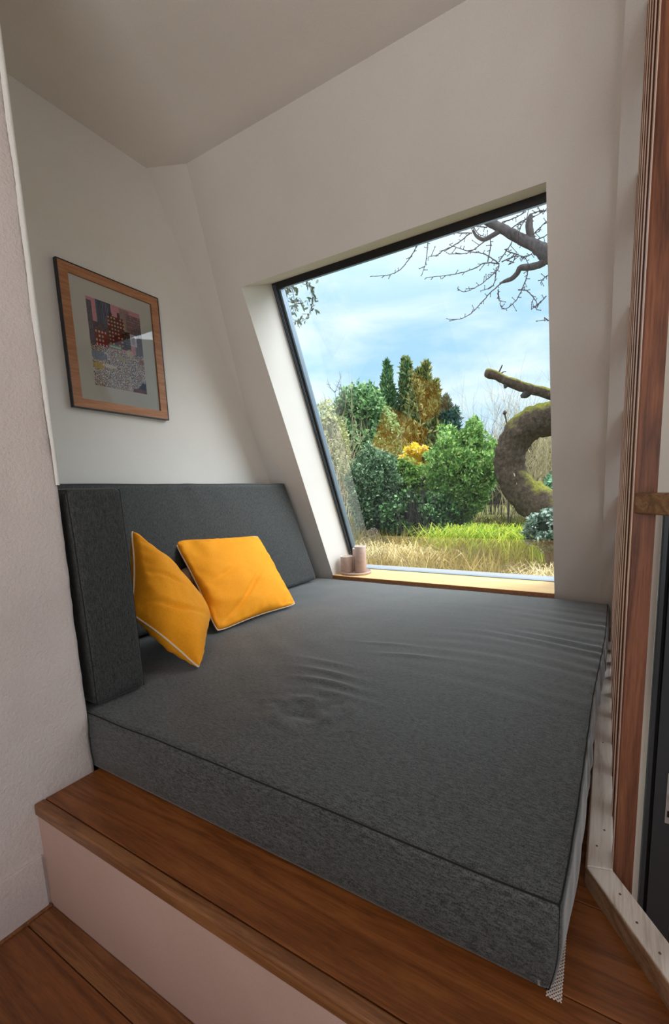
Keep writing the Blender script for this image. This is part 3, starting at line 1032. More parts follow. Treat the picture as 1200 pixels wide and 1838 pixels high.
# ------------------------------------------------------------------ framed picture
PY0, PY1, PZ0, PZ1 = 0.4648, 0.9672, 1.3134, 1.9605
pf = empty('framed_picture', (XL, (PY0 + PY1) / 2, PZ0), label='oak framed city print with cream mount hanging on the left wall', category='picture')
def pbox(name, lo, hi, mt, bev=0.001):
    return rel(bobj(name, box_bm(lo, hi, bev), mt, pf), pf)
x0, x1 = XL + 0.002, XL + 0.024
e = 0.0055
for a in ((PY0, PY0 + e, PZ0, PZ1), (PY1 - e, PY1, PZ0, PZ1), (PY0 + e, PY1 - e, PZ1 - e, PZ1), (PY0 + e, PY1 - e, PZ0, PZ0 + e)):
    pbox('outer_edge', (x0, a[0], a[2]), (x1, a[1], a[3]), M_BLACK, 0.0008)
w = 0.040
i0, i1, j0, j1 = PY0 + e, PY1 - e, PZ0 + e, PZ1 - e
def mitre(name, poly):
    V = [(x0 + .004, y, z) for y, z in poly] + [(x1 - .0012, y, z) for y, z in poly]
    o = obj(name, V, [(3, 2, 1, 0), (4, 5, 6, 7), (0, 1, 5, 4), (1, 2, 6, 5), (2, 3, 7, 6), (3, 0, 4, 7)], M_FRAMEW, pf)
    return rel(o, pf)
mitre('frame_member', [(i0, j0), (i1, j0), (i1 - w, j0 + w), (i0 + w, j0 + w)])
mitre('frame_member', [(i1, j0), (i1, j1), (i1 - w, j1 - w), (i1 - w, j0 + w)])
mitre('frame_member', [(i1, j1), (i0, j1), (i0 + w, j1 - w), (i1 - w, j1 - w)])
mitre('frame_member', [(i0, j1), (i0, j0), (i0 + w, j0 + w), (i0 + w, j1 - w)])
xm = XL + 0.0125
yi0, yi1, zi0, zi1 = 0.583, 0.853, 1.436, 1.842
V = [(xm, i0 + w, j0 + w), (xm, i1 - w, j0 + w), (xm, i1 - w, j1 - w), (xm, i0 + w, j1 - w), (xm, yi0, zi0), (xm, yi1, zi0), (xm, yi1, zi1), (xm, yi0, zi1)]
rel(obj('mount_board', V, [(0, 1, 5, 4), (1, 2, 6, 5), (2, 3, 7, 6), (3, 0, 4, 7)], M_MATB, pf), pf)


def city_print():
    """flat print: colour per cell of a fine grid, an invented city square"""
    NX, NZ = 108, 162
    rg = np.random.RandomState(7)
    img = np.zeros((NZ, NX, 3))
    sky = np.array([205, 140, 145.])
    img[:] = sky
    def rect(x0, x1, y0, y1, c):
        img[int(y0 * NZ):int(y1 * NZ), int(x0 * NX):int(x1 * NX)] = c
    def tower(x0, x1, top, bot, c, wc, sx_, sz_, lit=0.6):
        rect(x0, x1, top, bot, c)
        a, b, t0, t1 = int(x0 * NX), int(x1 * NX), int(top * NZ), int(bot * NZ)
        for zz in range(t0 + 2, t1 - 1, sz_):
            for xx in range(a + 1, b - 1, sx_):
                if rg.rand() < lit:
                    img[zz:zz + max(1, sz_ // 2), xx:xx + max(1, sx_ // 2)] = np.array(wc) + rg.uniform(-25, 25, 3)
    tower(0.0, 0.10, 0.04, 0.62, (96, 84, 92), (150, 138, 128), 3, 3)
    tower(0.17, 0.44, 0.0, 0.30, (66, 70, 88), (108, 112, 130), 3, 90, 1)
    tower(0.60, 0.78, 0.02, 0.3, (150, 120, 112), (196, 150, 130), 3, 4)
    tower(0.72, 1.0, 0.06, 0.42, (128, 96, 96), (170, 140, 136), 4, 5)
    tower(0.10, 0.38, 0.26, 0.52, (88, 74, 78), (130, 120, 118), 3, 4)
    tower(0.86, 1.0, 0.2, 0.62, (112, 92, 98), (150, 136, 136), 3, 3)
    tower(0.36, 0.66, 0.14, 0.50, (104, 46, 42), (196, 160, 120), 6, 7, 0.75)
    rect(0.55, 0.60, 0.08, 0.15, (90, 40, 40)); rect(0.40, 0.45, 0.10, 0.15, (90, 40, 40))
    tower(0.11, 0.34, 0.34, 0.60, (132, 54, 46), (206, 176, 150), 6, 8, 0.8)
    tower(0.62, 0.76, 0.28, 0.50, (64, 42, 40), (150, 134, 84), 3, 5, 0.8)
    rect(0.76, 0.89, 0.29, 0.43, (202, 190, 190))
    rect(0.79, 0.86, 0.31, 0.41, (172, 152, 160))
    rect(0.0, 1, 0.54, 1, (132, 112, 96))
    rect(0.34, 0.58, 0.47, 0.53, (120, 128, 96))
    rect(0.36, 0.56, 0.49, 0.51, (186, 184, 160))
    # crowd
    for k in range(9000):
        zz = int((0.53 + 0.47 * rg.rand() ** 0.8) * NZ) - 1
        xx = rg.randint(0, NX)
        depth = zz / NZ
        pal = [(234, 220, 204), (70, 56, 70), (188, 138, 120), (240, 230, 220), (120, 100, 126), (208, 184, 140), (244, 236, 228)]
        img[zz:zz + 1, xx] = np.array(pal[rg.randint(len(pal))]) + rg.uniform(-18, 18, 3)
    for (cx_, cy_, rx, ry, c) in ((0.12, 0.64, 0.15, 0.05, (112, 124, 142)), (0.10, 0.76, 0.10, 0.04, (190, 164, 76)), (0.30, 0.74, 0.14, 0.02, (226, 212, 190)), (0.72, 0.53, 0.07, 0.05, (208, 186, 150)), (0.95, 0.60, 0.05, 0.03, (160, 88, 76)), (0.55, 0.62, 0.10, 0.03, (168, 160, 120))):
        zz, xx = np.mgrid[0:NZ, 0:NX]
        m_ = ((xx / NX - cx_) / rx) ** 2 + ((zz / NZ - cy_) / ry) ** 2 < 1
        img[m_] = np.array(c) * 0.8 + img[m_] * 0.2
    zz, xx = np.mgrid[0:NZ, 0:NX]
    m_ = (zz / NZ > 0.86) & (xx / NX > 0.78 + (0.98 - zz / NZ) * 1.2)
    img[m_] = (62, 62, 74)
    m_ = (zz / NZ > 0.95) & (xx / NX > 0.72)
    img[m_] = (124, 60, 58)
    img += rg.uniform(-14, 14, img.shape)
    img = np.clip(img * 1.12, 8, 250)
    ys = np.linspace(yi0 - .001, yi1 + .001, NX + 1)
    zs = np.linspace(zi1 + .001, zi0 - .001, NZ + 1)
    Y, Z = np.meshgrid(ys, zs)
    V = np.stack([np.full(Y.size, xm - 0.001), Y.ravel(), Z.ravel()], 1)
    idx = np.arange((NX + 1) * (NZ + 1)).reshape(NZ + 1, NX + 1)
    Fq = np.stack([idx[:-1, :-1].ravel(), idx[1:, :-1].ravel(), idx[1:, 1:].ravel(), idx[:-1, 1:].ravel()], 1)
    me = bpy.data.meshes.new('city_print')
    me.from_pydata(V.tolist(), [], Fq.tolist())
    ca = me.color_attributes.new('ink', 'FLOAT_COLOR', 'CORNER')
    c = img / 255
    c = np.where(c <= 0.04045, c / 12.92, ((c + 0.055) / 1.055) ** 2.4).reshape(-1, 3)
    c = np.repeat(np.concatenate([c, np.ones((len(c), 1))], 1), 4, axis=0)
    ca.data.foreach_set('color', c.ravel().astype(np.float32))
    m_ = mat('printed_paper', (1, 1, 1, 1), 0.7, 0.2)
    t, nn, ll, b = nodes(m_)
    at_ = nn.new('ShaderNodeAttribute')
    at_.attribute_name = 'ink'
    ll.new(at_.outputs['Color'], b.inputs['Base Color'])
    me.materials.append(m_)
    o = bpy.data.objects.new('city_print', me)
    link(o, pf)
    rel(o, pf)
city_print()
xg = XL + 0.0155
rel(obj('picture_glass', [(xg, i0 + w, j0 + w), (xg, i1 - w, j0 + w), (xg, i1 - w, j1 - w), (xg, i0 + w, j1 - w)], [(0, 1, 2, 3)], M_PGLASS, pf), pf)

# ================================================================== garden
RG = np.random.RandomState(11)


def leaf_mat(name, rough=0.55, spec=0.3):
    m_ = mat(name, (1, 1, 1, 1), rough, spec)
    t, nn, ll, b = nodes(m_)
    a = nn.new('ShaderNodeAttribute')
    a.attribute_name = 'tint'
    ll.new(a.outputs['Color'], b.inputs['Base Color'])
    # thin leaves let some light through
    tl = nn.new('ShaderNodeBsdfTranslucent')
    ll.new(a.outputs['Color'], tl.inputs['Color'])
    mi = nn.new('ShaderNodeMixShader')
    mi.inputs[0].default_value = 0.3
    o_ = [n_ for n_ in nn if n_.type == 'OUTPUT_MATERIAL'][0]
    ll.new(b.outputs[0], mi.inputs[1])
    ll.new(tl.outputs[0], mi.inputs[2])
    ll.new(mi.outputs[0], o_.inputs[0])
    return m_


M_LEAF = leaf_mat('garden_leaves')
M_GRASS = leaf_mat('grass_blades', 0.7, 0.2)


def leaves_obj(name, P, size, cols, parent=None, aspect=0.5, up=None, mt=None, upr=0.0, gain=1.25, **props):
    """one quad leaf per point P (n,3); size scalar/array; cols list of sRGB triples picked at random"""
    n = len(P)
    d = RG.normal(size=(n, 3))
    d[:, 2] += upr
    if up is not None:
        d = d * 0.35 + up
    d /= np.linalg.norm(d, axis=1, keepdims=True)
    e_ = RG.normal(size=(n, 3))
    s_ = np.cross(d, e_)
    s_ /= np.linalg.norm(s_, axis=1, keepdims=True)
    L = (np.ones(n) * size * RG.uniform(0.6, 1.3, n))[:, None]
    W = L * aspect * 0.5
    V = np.stack([P, P + d * L * 0.5 + s_ * W, P + d * L, P + d * L * 0.5 - s_ * W], 1).reshape(-1, 3)
    me = bpy.data.meshes.new(name)
    me.vertices.add(4 * n)
    me.vertices.foreach_set('co', V.ravel().astype(np.float32))
    me.loops.add(4 * n)
    me.loops.foreach_set('vertex_index', np.arange(4 * n, dtype=np.int32))
    me.polygons.add(n)
    me.polygons.foreach_set('loop_start', np.arange(0, 4 * n, 4, dtype=np.int32))
    me.update(calc_edges=True)
    ca = me.color_attributes.new('tint', 'FLOAT_COLOR', 'CORNER')
    c = np.array([lin(*k)[:3] for k in cols])[RG.randint(len(cols), size=n)]
    c = np.minimum(c * RG.uniform(0.7, 1.55, (n, 1)) * gain, 0.9)
    c = np.concatenate([c, np.ones((n, 1))], 1)
    ca.data.foreach_set('color', np.repeat(c, 4, axis=0).ravel().astype(np.float32))
    me.materials.append(mt or M_LEAF)
    o = bpy.data.objects.new(name, me)
    link(o, parent)
    for k, v in props.items():
        o[k] = v
    return o


def blob(n, c, r, clumps=40, shell=0.6, cs=0.22):
    """points in a clumpy ellipsoid"""
    u = RG.normal(size=(clumps, 3))
    u /= np.linalg.norm(u, axis=1, keepdims=True)
    u *= RG.uniform(shell, 1.0, (clumps, 1)) ** 0.7
    k = RG.randint(clumps, size=n)
    q_ = RG.normal(size=(n, 3))
    q_ /= np.linalg.norm(q_, axis=1, keepdims=True)
    q_ *= RG.uniform(0.3, 1, (n, 1)) ** 0.5 * cs
    return (u[k] + q_) * np.array(r) + np.array(c)


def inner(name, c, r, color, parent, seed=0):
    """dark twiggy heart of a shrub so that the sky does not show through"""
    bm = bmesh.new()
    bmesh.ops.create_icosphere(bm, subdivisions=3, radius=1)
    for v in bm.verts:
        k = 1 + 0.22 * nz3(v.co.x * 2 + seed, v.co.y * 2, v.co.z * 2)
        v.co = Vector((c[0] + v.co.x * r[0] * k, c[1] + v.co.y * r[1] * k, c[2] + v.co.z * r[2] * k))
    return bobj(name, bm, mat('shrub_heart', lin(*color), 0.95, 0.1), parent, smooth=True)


GZ = lambda x, y: -0.50 + 0.62 * sm(3.5, 13, y) + 0.05 * nz3(x * 0.6, y * 0.6, 2)
ppm = lambda Y: F_PX / ((Y - CAM.y) * 1.04)      # px per metre around the window centre at depth Y


def zat(u, v, Y):
    return at(u, v, Y).z


# ground
gx, gy = np.linspace(-26, 16, 90), np.linspace(2.75, 46, 100)
V = [(x, y, GZ(x, y)) for y in gy for x in gx]
Fc = [(j * 90 + i, j * 90 + i + 1, (j + 1) * 90 + i + 1, (j + 1) * 90 + i) for j in range(99) for i in range(89)]
mg = mat('garden_ground', lin(120, 116, 70), 0.95, 0.1)
t, nn, ll, b = nodes(mg)
n1 = noise_node(t, 3.0, 6, 0.7)
r = ramp_node(t, n1.outputs['Fac'], [(0.3, lin(60, 70, 34)), (0.5, lin(100, 102, 54)), (0.72, lin(140, 130, 80))])
ll.new(r.outputs[0], b.inputs['Base Color'])
obj('ground', V, Fc, mg, smooth=True, kind=S)
# outside wall foot under the window, so that the planting meets the house
obj('wall_outside', [(-3, 2.62, -0.6), (4.2, 2.62, -0.6), (4.2, 2.62, 0.16), (-3, 2.62, 0.16), (-3, 2.5, 0.16), (4.2, 2.5, 0.16)], [(1, 0, 3, 2), (2, 3, 4, 5)], M_BEIGE, kind=S)


def view_x(y, k):       # k 0..1 across the window with margins either side
    d = y - CAM.y
    return CAM.x + d * (-0.80 + 0.95 * k)


def grass(name, n, y0, y1, size, cols, label, k0=0.0, k1=1.0, upr=1.6, aspect=0.08, pw=1.0, **kw):
    y = y0 + (y1 - y0) * RG.rand(n) ** pw
    x = np.array([view_x(a, k) for a, k in zip(y, RG.uniform(k0, k1, n))])
    P = np.array([(a, b, GZ(a, b) + kw.get('lift', 0)) for a, b in zip(x, y)])
    return leaves_obj(name, P, size, cols, aspect=aspect, upr=upr, mt=M_GRASS, gain=0.62, label=label, category='grass', kind='stuff')
grass('lawn_grass', 30000, 2.95, 10.5, 0.22, [(112, 114, 50), (134, 126, 60), (88, 104, 42), (74, 94, 40), (160, 146, 78)], 'pale winter lawn of yellow green grass beyond the window', pw=1.3)
grass('long_dry_grass', 3500, 4.0, 7.0, 0.50, [(176, 158, 84), (196, 176, 104), (146, 136, 70)], 'long dry straw coloured grass lying over the lawn', k0=0.0, k1=0.62, upr=0.8, aspect=0.035)
grass('low_ground_cover', 9000, 2.78, 3.3, 0.10, [(46, 74, 40), (84, 110, 56), (30, 52, 34), (120, 132, 70)], 'dark green ground cover close under the window', upr=0.8, aspect=0.5)


def shrub(name, label, cat, u, vt, vb, w, Y, n, size, cols, heart=(52, 66, 38), clumps=60, depth=0.8, group=None, aspect=0.5, solid=0.72, upr=0.0, cs=0.22, taper=0.0):
    c1, c0 = at(u, vt, Y), at(u, vb, Y)
    top, bot = c1.z, min(c0.z, GZ(c0.x, Y) + 0.02 if c0.z < GZ(c0.x, Y) else c0.z)
    rx = w / ppm(Y) / 2
    g0 = GZ(c0.x, Y)
    r_ = empty(name, (c0.x, Y, g0), label=label, category=cat)
    if group:
        r_['group'] = group
    cz, rz = (top + bot) / 2, (top - bot) / 2
    c = (0, 0, cz - g0)
    if solid:
        inner('inner_branches', (0, 0, c[2] + (0.12 * rz if taper else 0)), (rx * solid * (1 - .35 * taper), rx * depth * solid * (1 - .35 * taper), rz * solid), heart, r_, seed=u)
    Pb = blob(n, c, (rx, rx * depth, rz), clumps, 0.6, cs)
    if taper:
        tz = np.clip((Pb[:, 2] - (c[2] - rz)) / (2 * rz), 0, 1)[:, None]
        Pb[:, :2] *= (1 - taper) + taper * np.minimum(1, tz * 1.9)
        Pb[:, 2:] += 0.16 * rz * np.sin(Pb[:, :1] * 9 + Pb[:, 1:2] * 5) * (tz > 0.75)
    leaves_obj('foliage', Pb, size, cols, r_, aspect, upr=upr, kind='stuff')
    if bot > g0 + 0.1:
        A = Acc()
        for k in range(4):
            a = k * 1.7 + u
            A.add(tube([(0.05 * math.cos(a), 0.05 * math.sin(a), -0.05), (0.12 * rx * math.cos(a), 0.12 * rx * math.sin(a), (bot - g0) * 0.6), (0.4 * rx * math.cos(a), 0.4 * rx * math.sin(a), cz - g0)], [0.05, 0.035, 0.015], 6))
        obj('stems', A.V, A.F, M_BARK, r_, smooth=True, kind='stuff')
    return r_


M_BARK = mat('brown_bark', lin(92, 78, 64), 0.95, 0.1)
t, nn, ll, b = nodes(M_BARK)
n1 = noise_node(t, 14, 6, 0.7, mapping=(1, 1, 0.4))
r = ramp_node(t, n1.outputs['Fac'], [(0.3, lin(44, 40, 42)), (0.7, lin(104, 98, 98))])
ll.new(r.outputs[0], b.inputs['Base Color'])
bump(t, b, n1.outputs['Fac'], 0.8, 0.03)
M_TWIG = mat('grey_brown_twigs', lin(84, 74, 74), 0.9, 0.1)
M_TWIGP = mat('pale_twigs', lin(196, 182, 150), 0.9, 0.1)
# moss grows on the upper side of the bark
M_MOSS = mat('mossy_bark', lin(86, 74, 62), 0.95, 0.1)
t, nn, ll, b = nodes(M_MOSS)
n1 = noise_node(t, 16, 8, 0.75)
r1 = ramp_node(t, n1.outputs['Fac'], [(0.3, lin(48, 40, 34)), (0.55, lin(96, 82, 70)), (0.75, lin(140, 126, 110))])
n2 = noise_node(t, 24, 5, 0.7)
r2 = ramp_node(t, n2.outputs['Fac'], [(0.3, lin(96, 100, 40)), (0.7, lin(170, 166, 78))])
ge = nn.new('ShaderNodeNewGeometry')
sx_ = nn.new('ShaderNodeSeparateXYZ')
ll.new(ge.outputs['Normal'], sx_.inputs[0])
ma = nn.new('ShaderNodeMath')
ma.operation = 'ADD'
n3 = noise_node(t, 3.5, 4, 0.6)
m3 = nn.new('ShaderNodeMath')
m3.operation = 'MULTIPLY_ADD'
m3.inputs[1].default_value = 1.3
m3.inputs[2].default_value = -0.65
ll.new(n3.outputs['Fac'], m3.inputs[0])
ll.new(sx_.outputs['Z'], ma.inputs[0])
ll.new(m3.outputs[0], ma.inputs[1])
mr = nn.new('ShaderNodeMapRange')
mr.inputs['From Min'].default_value = 0.45
mr.inputs['From Max'].default_value = 0.85
ll.new(ma.outputs[0], mr.inputs['Value'])
mxx = nn.new('ShaderNodeMix')
mxx.data_type = 'RGBA'
ll.new(mr.outputs[0], mxx.inputs['Factor'])
ll.new(r1.outputs[0], mxx.inputs['A'])
ll.new(r2.outputs[0], mxx.inputs['B'])
ll.new(mxx.outputs['Result'], b.inputs['Base Color'])
bump(t, b, n1.outputs['Fac'], 1.0, 0.04)


# ---- evergreens behind
def conifer(label, u, vt, vb, w, Y, n, cols, spires=1, size=0.24, heart=(24, 34, 22)):
    top, g0 = at(u, vt, Y), None
    x = top.x
    g0 = GZ(x, Y)
    r_ = empty('conifer', (x, Y, g0), label=label, category='tree', group='conifers at the end of the garden')
    hgt = top.z - g0
    W = w / ppm(Y) / 2
    P = []
    for s_ in range(spires):
        ox = 0 if s_ == 0 else RG.uniform(-0.75, 0.75) * W
        oy = 0 if s_ == 0 else RG.uniform(-0.5, 0.5) * W
        hh = hgt * (1 if s_ == 0 else RG.uniform(0.78, 0.97))
        m_ = n // spires
        tt = RG.rand(m_) ** 0.75
        nb = 34
        # short ascending boughs
        kb = RG.randint(nb, size=m_)
        ang = kb * 2.4 + RG.normal(size=m_) * 0.25
        prof = W * (0.80 if spires > 1 else 1.0) * np.clip((1 - tt) ** 0.66 * 1.3, 0.0, 1) * (0.72 + 0.28 * np.sin(tt * 46 + kb))
        rr = prof * RG.uniform(0.35, 1.0, m_)
        z = hh * (0.10 + 0.90 * tt) + 0.25 * rr
        P.append(np.stack([ox + rr * np.cos(ang), oy + rr * np.sin(ang), z], 1))
    leaves_obj('foliage', np.concatenate(P), size, cols, r_, 0.35, upr=1.4, kind='stuff')
    # heart
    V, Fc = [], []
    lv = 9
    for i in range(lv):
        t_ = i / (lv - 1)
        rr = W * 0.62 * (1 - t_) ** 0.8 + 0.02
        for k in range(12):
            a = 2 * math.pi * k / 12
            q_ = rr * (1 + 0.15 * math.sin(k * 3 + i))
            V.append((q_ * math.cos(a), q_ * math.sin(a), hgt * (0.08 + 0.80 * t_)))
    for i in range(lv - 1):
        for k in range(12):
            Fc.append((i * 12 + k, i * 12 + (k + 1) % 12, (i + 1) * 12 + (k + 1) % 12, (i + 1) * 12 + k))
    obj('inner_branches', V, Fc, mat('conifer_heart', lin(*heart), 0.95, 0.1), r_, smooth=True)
    v_, f_ = tube([(0, 0, -0.1), (0, 0, hgt * 0.9)], [0.16, 0.03], 8)
    obj('trunk', v_, f_, M_BARK, r_, smooth=True)
    return r_
GREENC = [(70, 104, 66), (96, 128, 80), (52, 84, 58), (118, 146, 96)]
OLIVE = [(104, 112, 66), (132, 134, 78), (82, 94, 56), (150, 146, 92)]
BLUEC = [(62, 92, 84), (84, 116, 102), (46, 74, 70)]
conifer('tall green conifer, leftmost of the pointed group at the end of the garden', 694, 652, 900, 74, 17.0, 18000, GREENC, 5)
conifer('tallest olive green conifer in the middle of the pointed group', 726, 646, 900, 76, 17.8, 18000, GREENC + OLIVE, 5)
conifer('slender olive conifer right of the tallest one', 764, 654, 900, 60, 17.2, 12000, OLIVE, 3)
conifer('bushy olive conifer filling the front of the pointed group', 748, 690, 900, 100, 16.4, 16000, OLIVE, 6)
conifer('low blue green conifer at the right end of the pointed group', 800, 716, 900, 52, 16.8, 8000, BLUEC, 3)
conifer('dark green conifer behind the round laurel', 672, 700, 900, 80, 18.2, 10000, GREENC, 4)

# broad shrubs, far to near
shrub('hedge', 'dark hedge closing the far end of the garden', 'hedge', 760, 815, 905, 520, 21, 16000, 0.40, [(62, 84, 50), (84, 104, 62), (104, 116, 74)], clumps=160, depth=0.12, solid=0.92)
shrub('hedge', 'grey green scrub far off behind the bare bush at the right', 'hedge', 930, 792, 905, 230, 19, 9000, 0.35, [(134, 134, 100), (158, 150, 118), (112, 118, 84)], (84, 80, 62), clumps=110, depth=0.3, solid=0.85)
shrub('laurel_shrub', 'big round dark green laurel at the far left of the garden', 'shrub', 648, 700, 930, 165, 13.0, 20000, 0.17, [(84, 120, 74), (112, 146, 92), (60, 94, 60), (140, 168, 116)], clumps=170, solid=0.72)
shrub('laurel_shrub', 'rounded olive shrub against the left frame of the window', 'shrub', 592, 722, 960, 110, 10.5, 16000, 0.11, [(150, 156, 108), (176, 176, 130), (112, 124, 78), (196, 192, 150)], (70, 76, 52), clumps=90, solid=0.8)
shrub('leafy_shrub', 'grey green shrub standing low in front of the round laurel', 'shrub', 672, 806, 950, 104, 8.6, 22000, 0.085, [(78, 106, 76), (106, 132, 98), (54, 80, 56), (140, 160, 126)], clumps=170, solid=0.66)
shrub('ivy_mound', 'dark glossy ivy mound low in the middle of the garden', 'shrub', 752, 886, 962, 140, 8.0, 14000, 0.085, [(46, 84, 42), (70, 112, 56), (30, 56, 34), (128, 160, 110)], (20, 30, 18), clumps=90, depth=0.5, aspect=0.8)
shrub('leafy_shrub', 'mid green shrub behind the ivy mound', 'shrub', 738, 826, 905, 104, 9.4, 12000, 0.09, [(104, 138, 62), (132, 160, 80), (76, 108, 52)], (48, 54, 32), clumps=80)
shrub('flowering_shrub', 'small yellow blossoming shrub left of the bright green bush', 'shrub', 748, 800, 846, 52, 9.8, 5000, 0.085, [(232, 190, 40), (246, 208, 70), (190, 170, 50), (226, 180, 150)], (120, 104, 40), clumps=36)
shrub('leafy_shrub', 'dark green bush low to the right of the yellow shrub', 'shrub', 788, 880, 955, 90, 9.0, 9000, 0.08, [(122, 132, 90), (150, 152, 112), (84, 100, 62)], (62, 62, 44), clumps=60)
bb = shrub('leafy_shrub', 'bright green vase shaped bush in the middle of the garden', 'shrub', 834, 768, 938, 138, 8.6, 24000, 0.085, [(98, 138, 70), (126, 160, 84), (76, 112, 56), (160, 182, 110)], (58, 84, 40), clumps=130, solid=0.62, upr=0.8, taper=0.62)
shrub('leafy_shrub', 'blue green shrub low behind the mossy trunk', 'shrub', 985, 850, 935, 60, 9.6, 6000, 0.10, [(110, 150, 120), (146, 180, 150), (84, 120, 92)], (50, 70, 50), clumps=50)
shrub('silver_shrub', 'silver leaved shrub at the foot of the mossy trunk', 'shrub', 990, 914, 990, 84, 5.6, 5200, 0.05, [(84, 108, 88), (120, 142, 124), (56, 80, 58), (186, 198, 190)], (34, 44, 32), clumps=46, aspect=0.6, solid=0.7)
# sedge clump: long arching bright blades
c = at(872, 962, 6.4)
sg = empty('sedge_clump', (c.x, 6.4, GZ(c.x, 6.4)), label='bright yellow green sedge clump right of the ivy mound', category='grass')
def sedge(n, cx_, w, h, cols, par, seed=0):
    rg = np.random.RandomState(seed)
    V = np.zeros((n, 8, 3)); 
    b = np.stack([cx_ + rg.normal(size=n) * w, rg.normal(size=n) * 0.25, np.zeros(n)], 1)
    a = rg.uniform(0, 2 * np.pi, n)
    d = np.stack([np.cos(a), np.sin(a), np.zeros(n)], 1)
    sd = np.stack([-np.sin(a), np.cos(a), np.zeros(n)], 1)
    L = h * rg.uniform(0.6, 1.2, n)[:, None]
    for k, (o_, z) in enumerate(((0, 0), (0.18, 0.55), (0.5, 0.85), (0.95, 0.70))):
        c_ = b + d * L * o_ + np.array([0, 0, 1]) * L * z
        wd = 0.010 * (1 - k / 3.2)
        V[:, 2 * k] = c_ - sd * wd
        V[:, 2 * k + 1] = c_ + sd * wd
    me = bpy.data.meshes.new('blades')
    me.vertices.add(8 * n)
    me.vertices.foreach_set('co', V.reshape(-1).astype(np.float32))
    F_ = np.array([[0, 1, 3, 2], [2, 3, 5, 4], [4, 5, 7, 6]])
    li = (np.arange(n)[:, None, None] * 8 + F_[None]).reshape(-1)
    me.loops.add(len(li))
    me.loops.foreach_set('vertex_index', li.astype(np.int32))
    me.polygons.add(3 * n)
    me.polygons.foreach_set('loop_start', np.arange(0, 12 * n, 4, dtype=np.int32))
    me.update(calc_edges=True)
    ca = me.color_attributes.new('tint', 'FLOAT_COLOR', 'CORNER')
    c_ = np.array([lin(*k)[:3] for k in cols])[rg.randint(len(cols), size=n)] * rg.uniform(0.8, 1.2, (n, 1))
    c_ = np.repeat(np.concatenate([c_, np.ones((n, 1))], 1), 12, axis=0)
    ca.data.foreach_set('color', c_.ravel().astype(np.float32))
    me.materials.append(M_GRASS)
    o = bpy.data.objects.new('blades', me)
    link(o, par)
    o['kind'] = 'stuff'
sedge(2600, 0.0, 0.42, 0.62, [(150, 176, 40), (184, 200, 62), (112, 150, 44), (206, 210, 90)], sg, 1)
c = at(695, 985, 5.2)
dg = empty('dry_grass_tussock', (c.x, 5.2, GZ(c.x, 5.2)), label='straw coloured grass tussock near the left of the window', category='grass')
sedge(900, 0.0, 0.34, 0.50, [(196, 178, 122), (218, 204, 156), (160, 144, 92)], dg, 2)
c = at(985, 992, 5.0)
dg = empty('dry_grass_tussock', (c.x, 5.0, GZ(c.x, 5.0)), label='pale grass tussock below the silver leaved shrub', category='grass')
sedge(420, 0.0, 0.20, 0.36, [(200, 184, 136), (220, 206, 166), (150, 136, 90)], dg, 5)


# ---- bare twigs
def twigs(A, p, d, L, r, depth, rg, spread=0.55, up=0.15, seg=5, spur=0.0):
    pts = [Vector(p)]
    d = Vector(d).normalized()
    for k in range(seg):
        d = (d + Vector((rg.uniform(-1, 1), rg.uniform(-1, 1), rg.uniform(-1, 1) + up)) * 0.22).normalized()
        pts.append(pts[-1] + d * L / seg)
    A.add(tube(pts, [r * (1 - 0.7 * k / seg) for k in range(seg + 1)], 4 if r < 0.02 else 7))
    if spur:
        for k in range(1, seg + 1):
            q_ = pts[k]
            e_ = Vector((rg.uniform(-1, 1), rg.uniform(-1, 1), rg.uniform(-1, 1))).normalized() * spur
            A.add(tube([q_, q_ + e_], [r * 0.5, r * 0.35], 3))
    if depth > 0:
        for k in range(2 + int(rg.random() * 2)):
            i = rg.randint(max(1, seg // 3), seg)
            e_ = (d + Vector((rg.uniform(-1, 1), rg.uniform(-1, 1), rg.uniform(-1, 1))) * spread).normalized()
            twigs(A, pts[i], e_, L * rg.uniform(0.5, 0.8), r * 0.6, depth - 1, rg, spread, up, seg, spur)


def bare_bush(label, u, vb, vt, w, Y, n, mt, seed, r=0.012, depth=3):
    rg = random.Random(seed)
    b0, t0 = at(u, vb, Y), at(u, vt, Y)
    g0 = GZ(b0.x, Y)
    o = empty('bare_shrub', (b0.x, Y, g0), label=label, category='shrub')
    A = Acc()
    hgt = t0.z - g0
    W = w / ppm(Y) / 2
    for k in range(n):
        x = rg.uniform(-1, 1) * W * 0.8
        twigs(A, (x * 0.75, rg.uniform(-.5, .5) * W * 0.6, -0.03), (x * 0.25 / W + rg.uniform(-.2, .2), rg.uniform(-.3, .3), 1), hgt * rg.uniform(0.45, 0.68), r, depth, rg, 0.6, 0.35)
    obj('twigs', A.V, A.F, mt, o, kind='stuff')
    return o
bare_bush('bare pale twiggy bush behind the mossy trunk', 945, 905, 712, 150, 11.0, 62, M_TWIGP, 3, 0.014)
bare_bush('grey bare twiggy bush right of the bright green bush', 905, 905, 740, 120, 12.0, 40, M_TWIG, 5, 0.012)
bare_bush('pale bare stems standing in front of the olive shrub at the left', 612, 930, 742, 60, 10.0, 22, M_TWIGP, 9, 0.012)
bare_bush('brown arching brambles above the ivy mound', 748, 905, 868, 110, 7.7, 22, M_TWIG, 12, 0.010, 2)
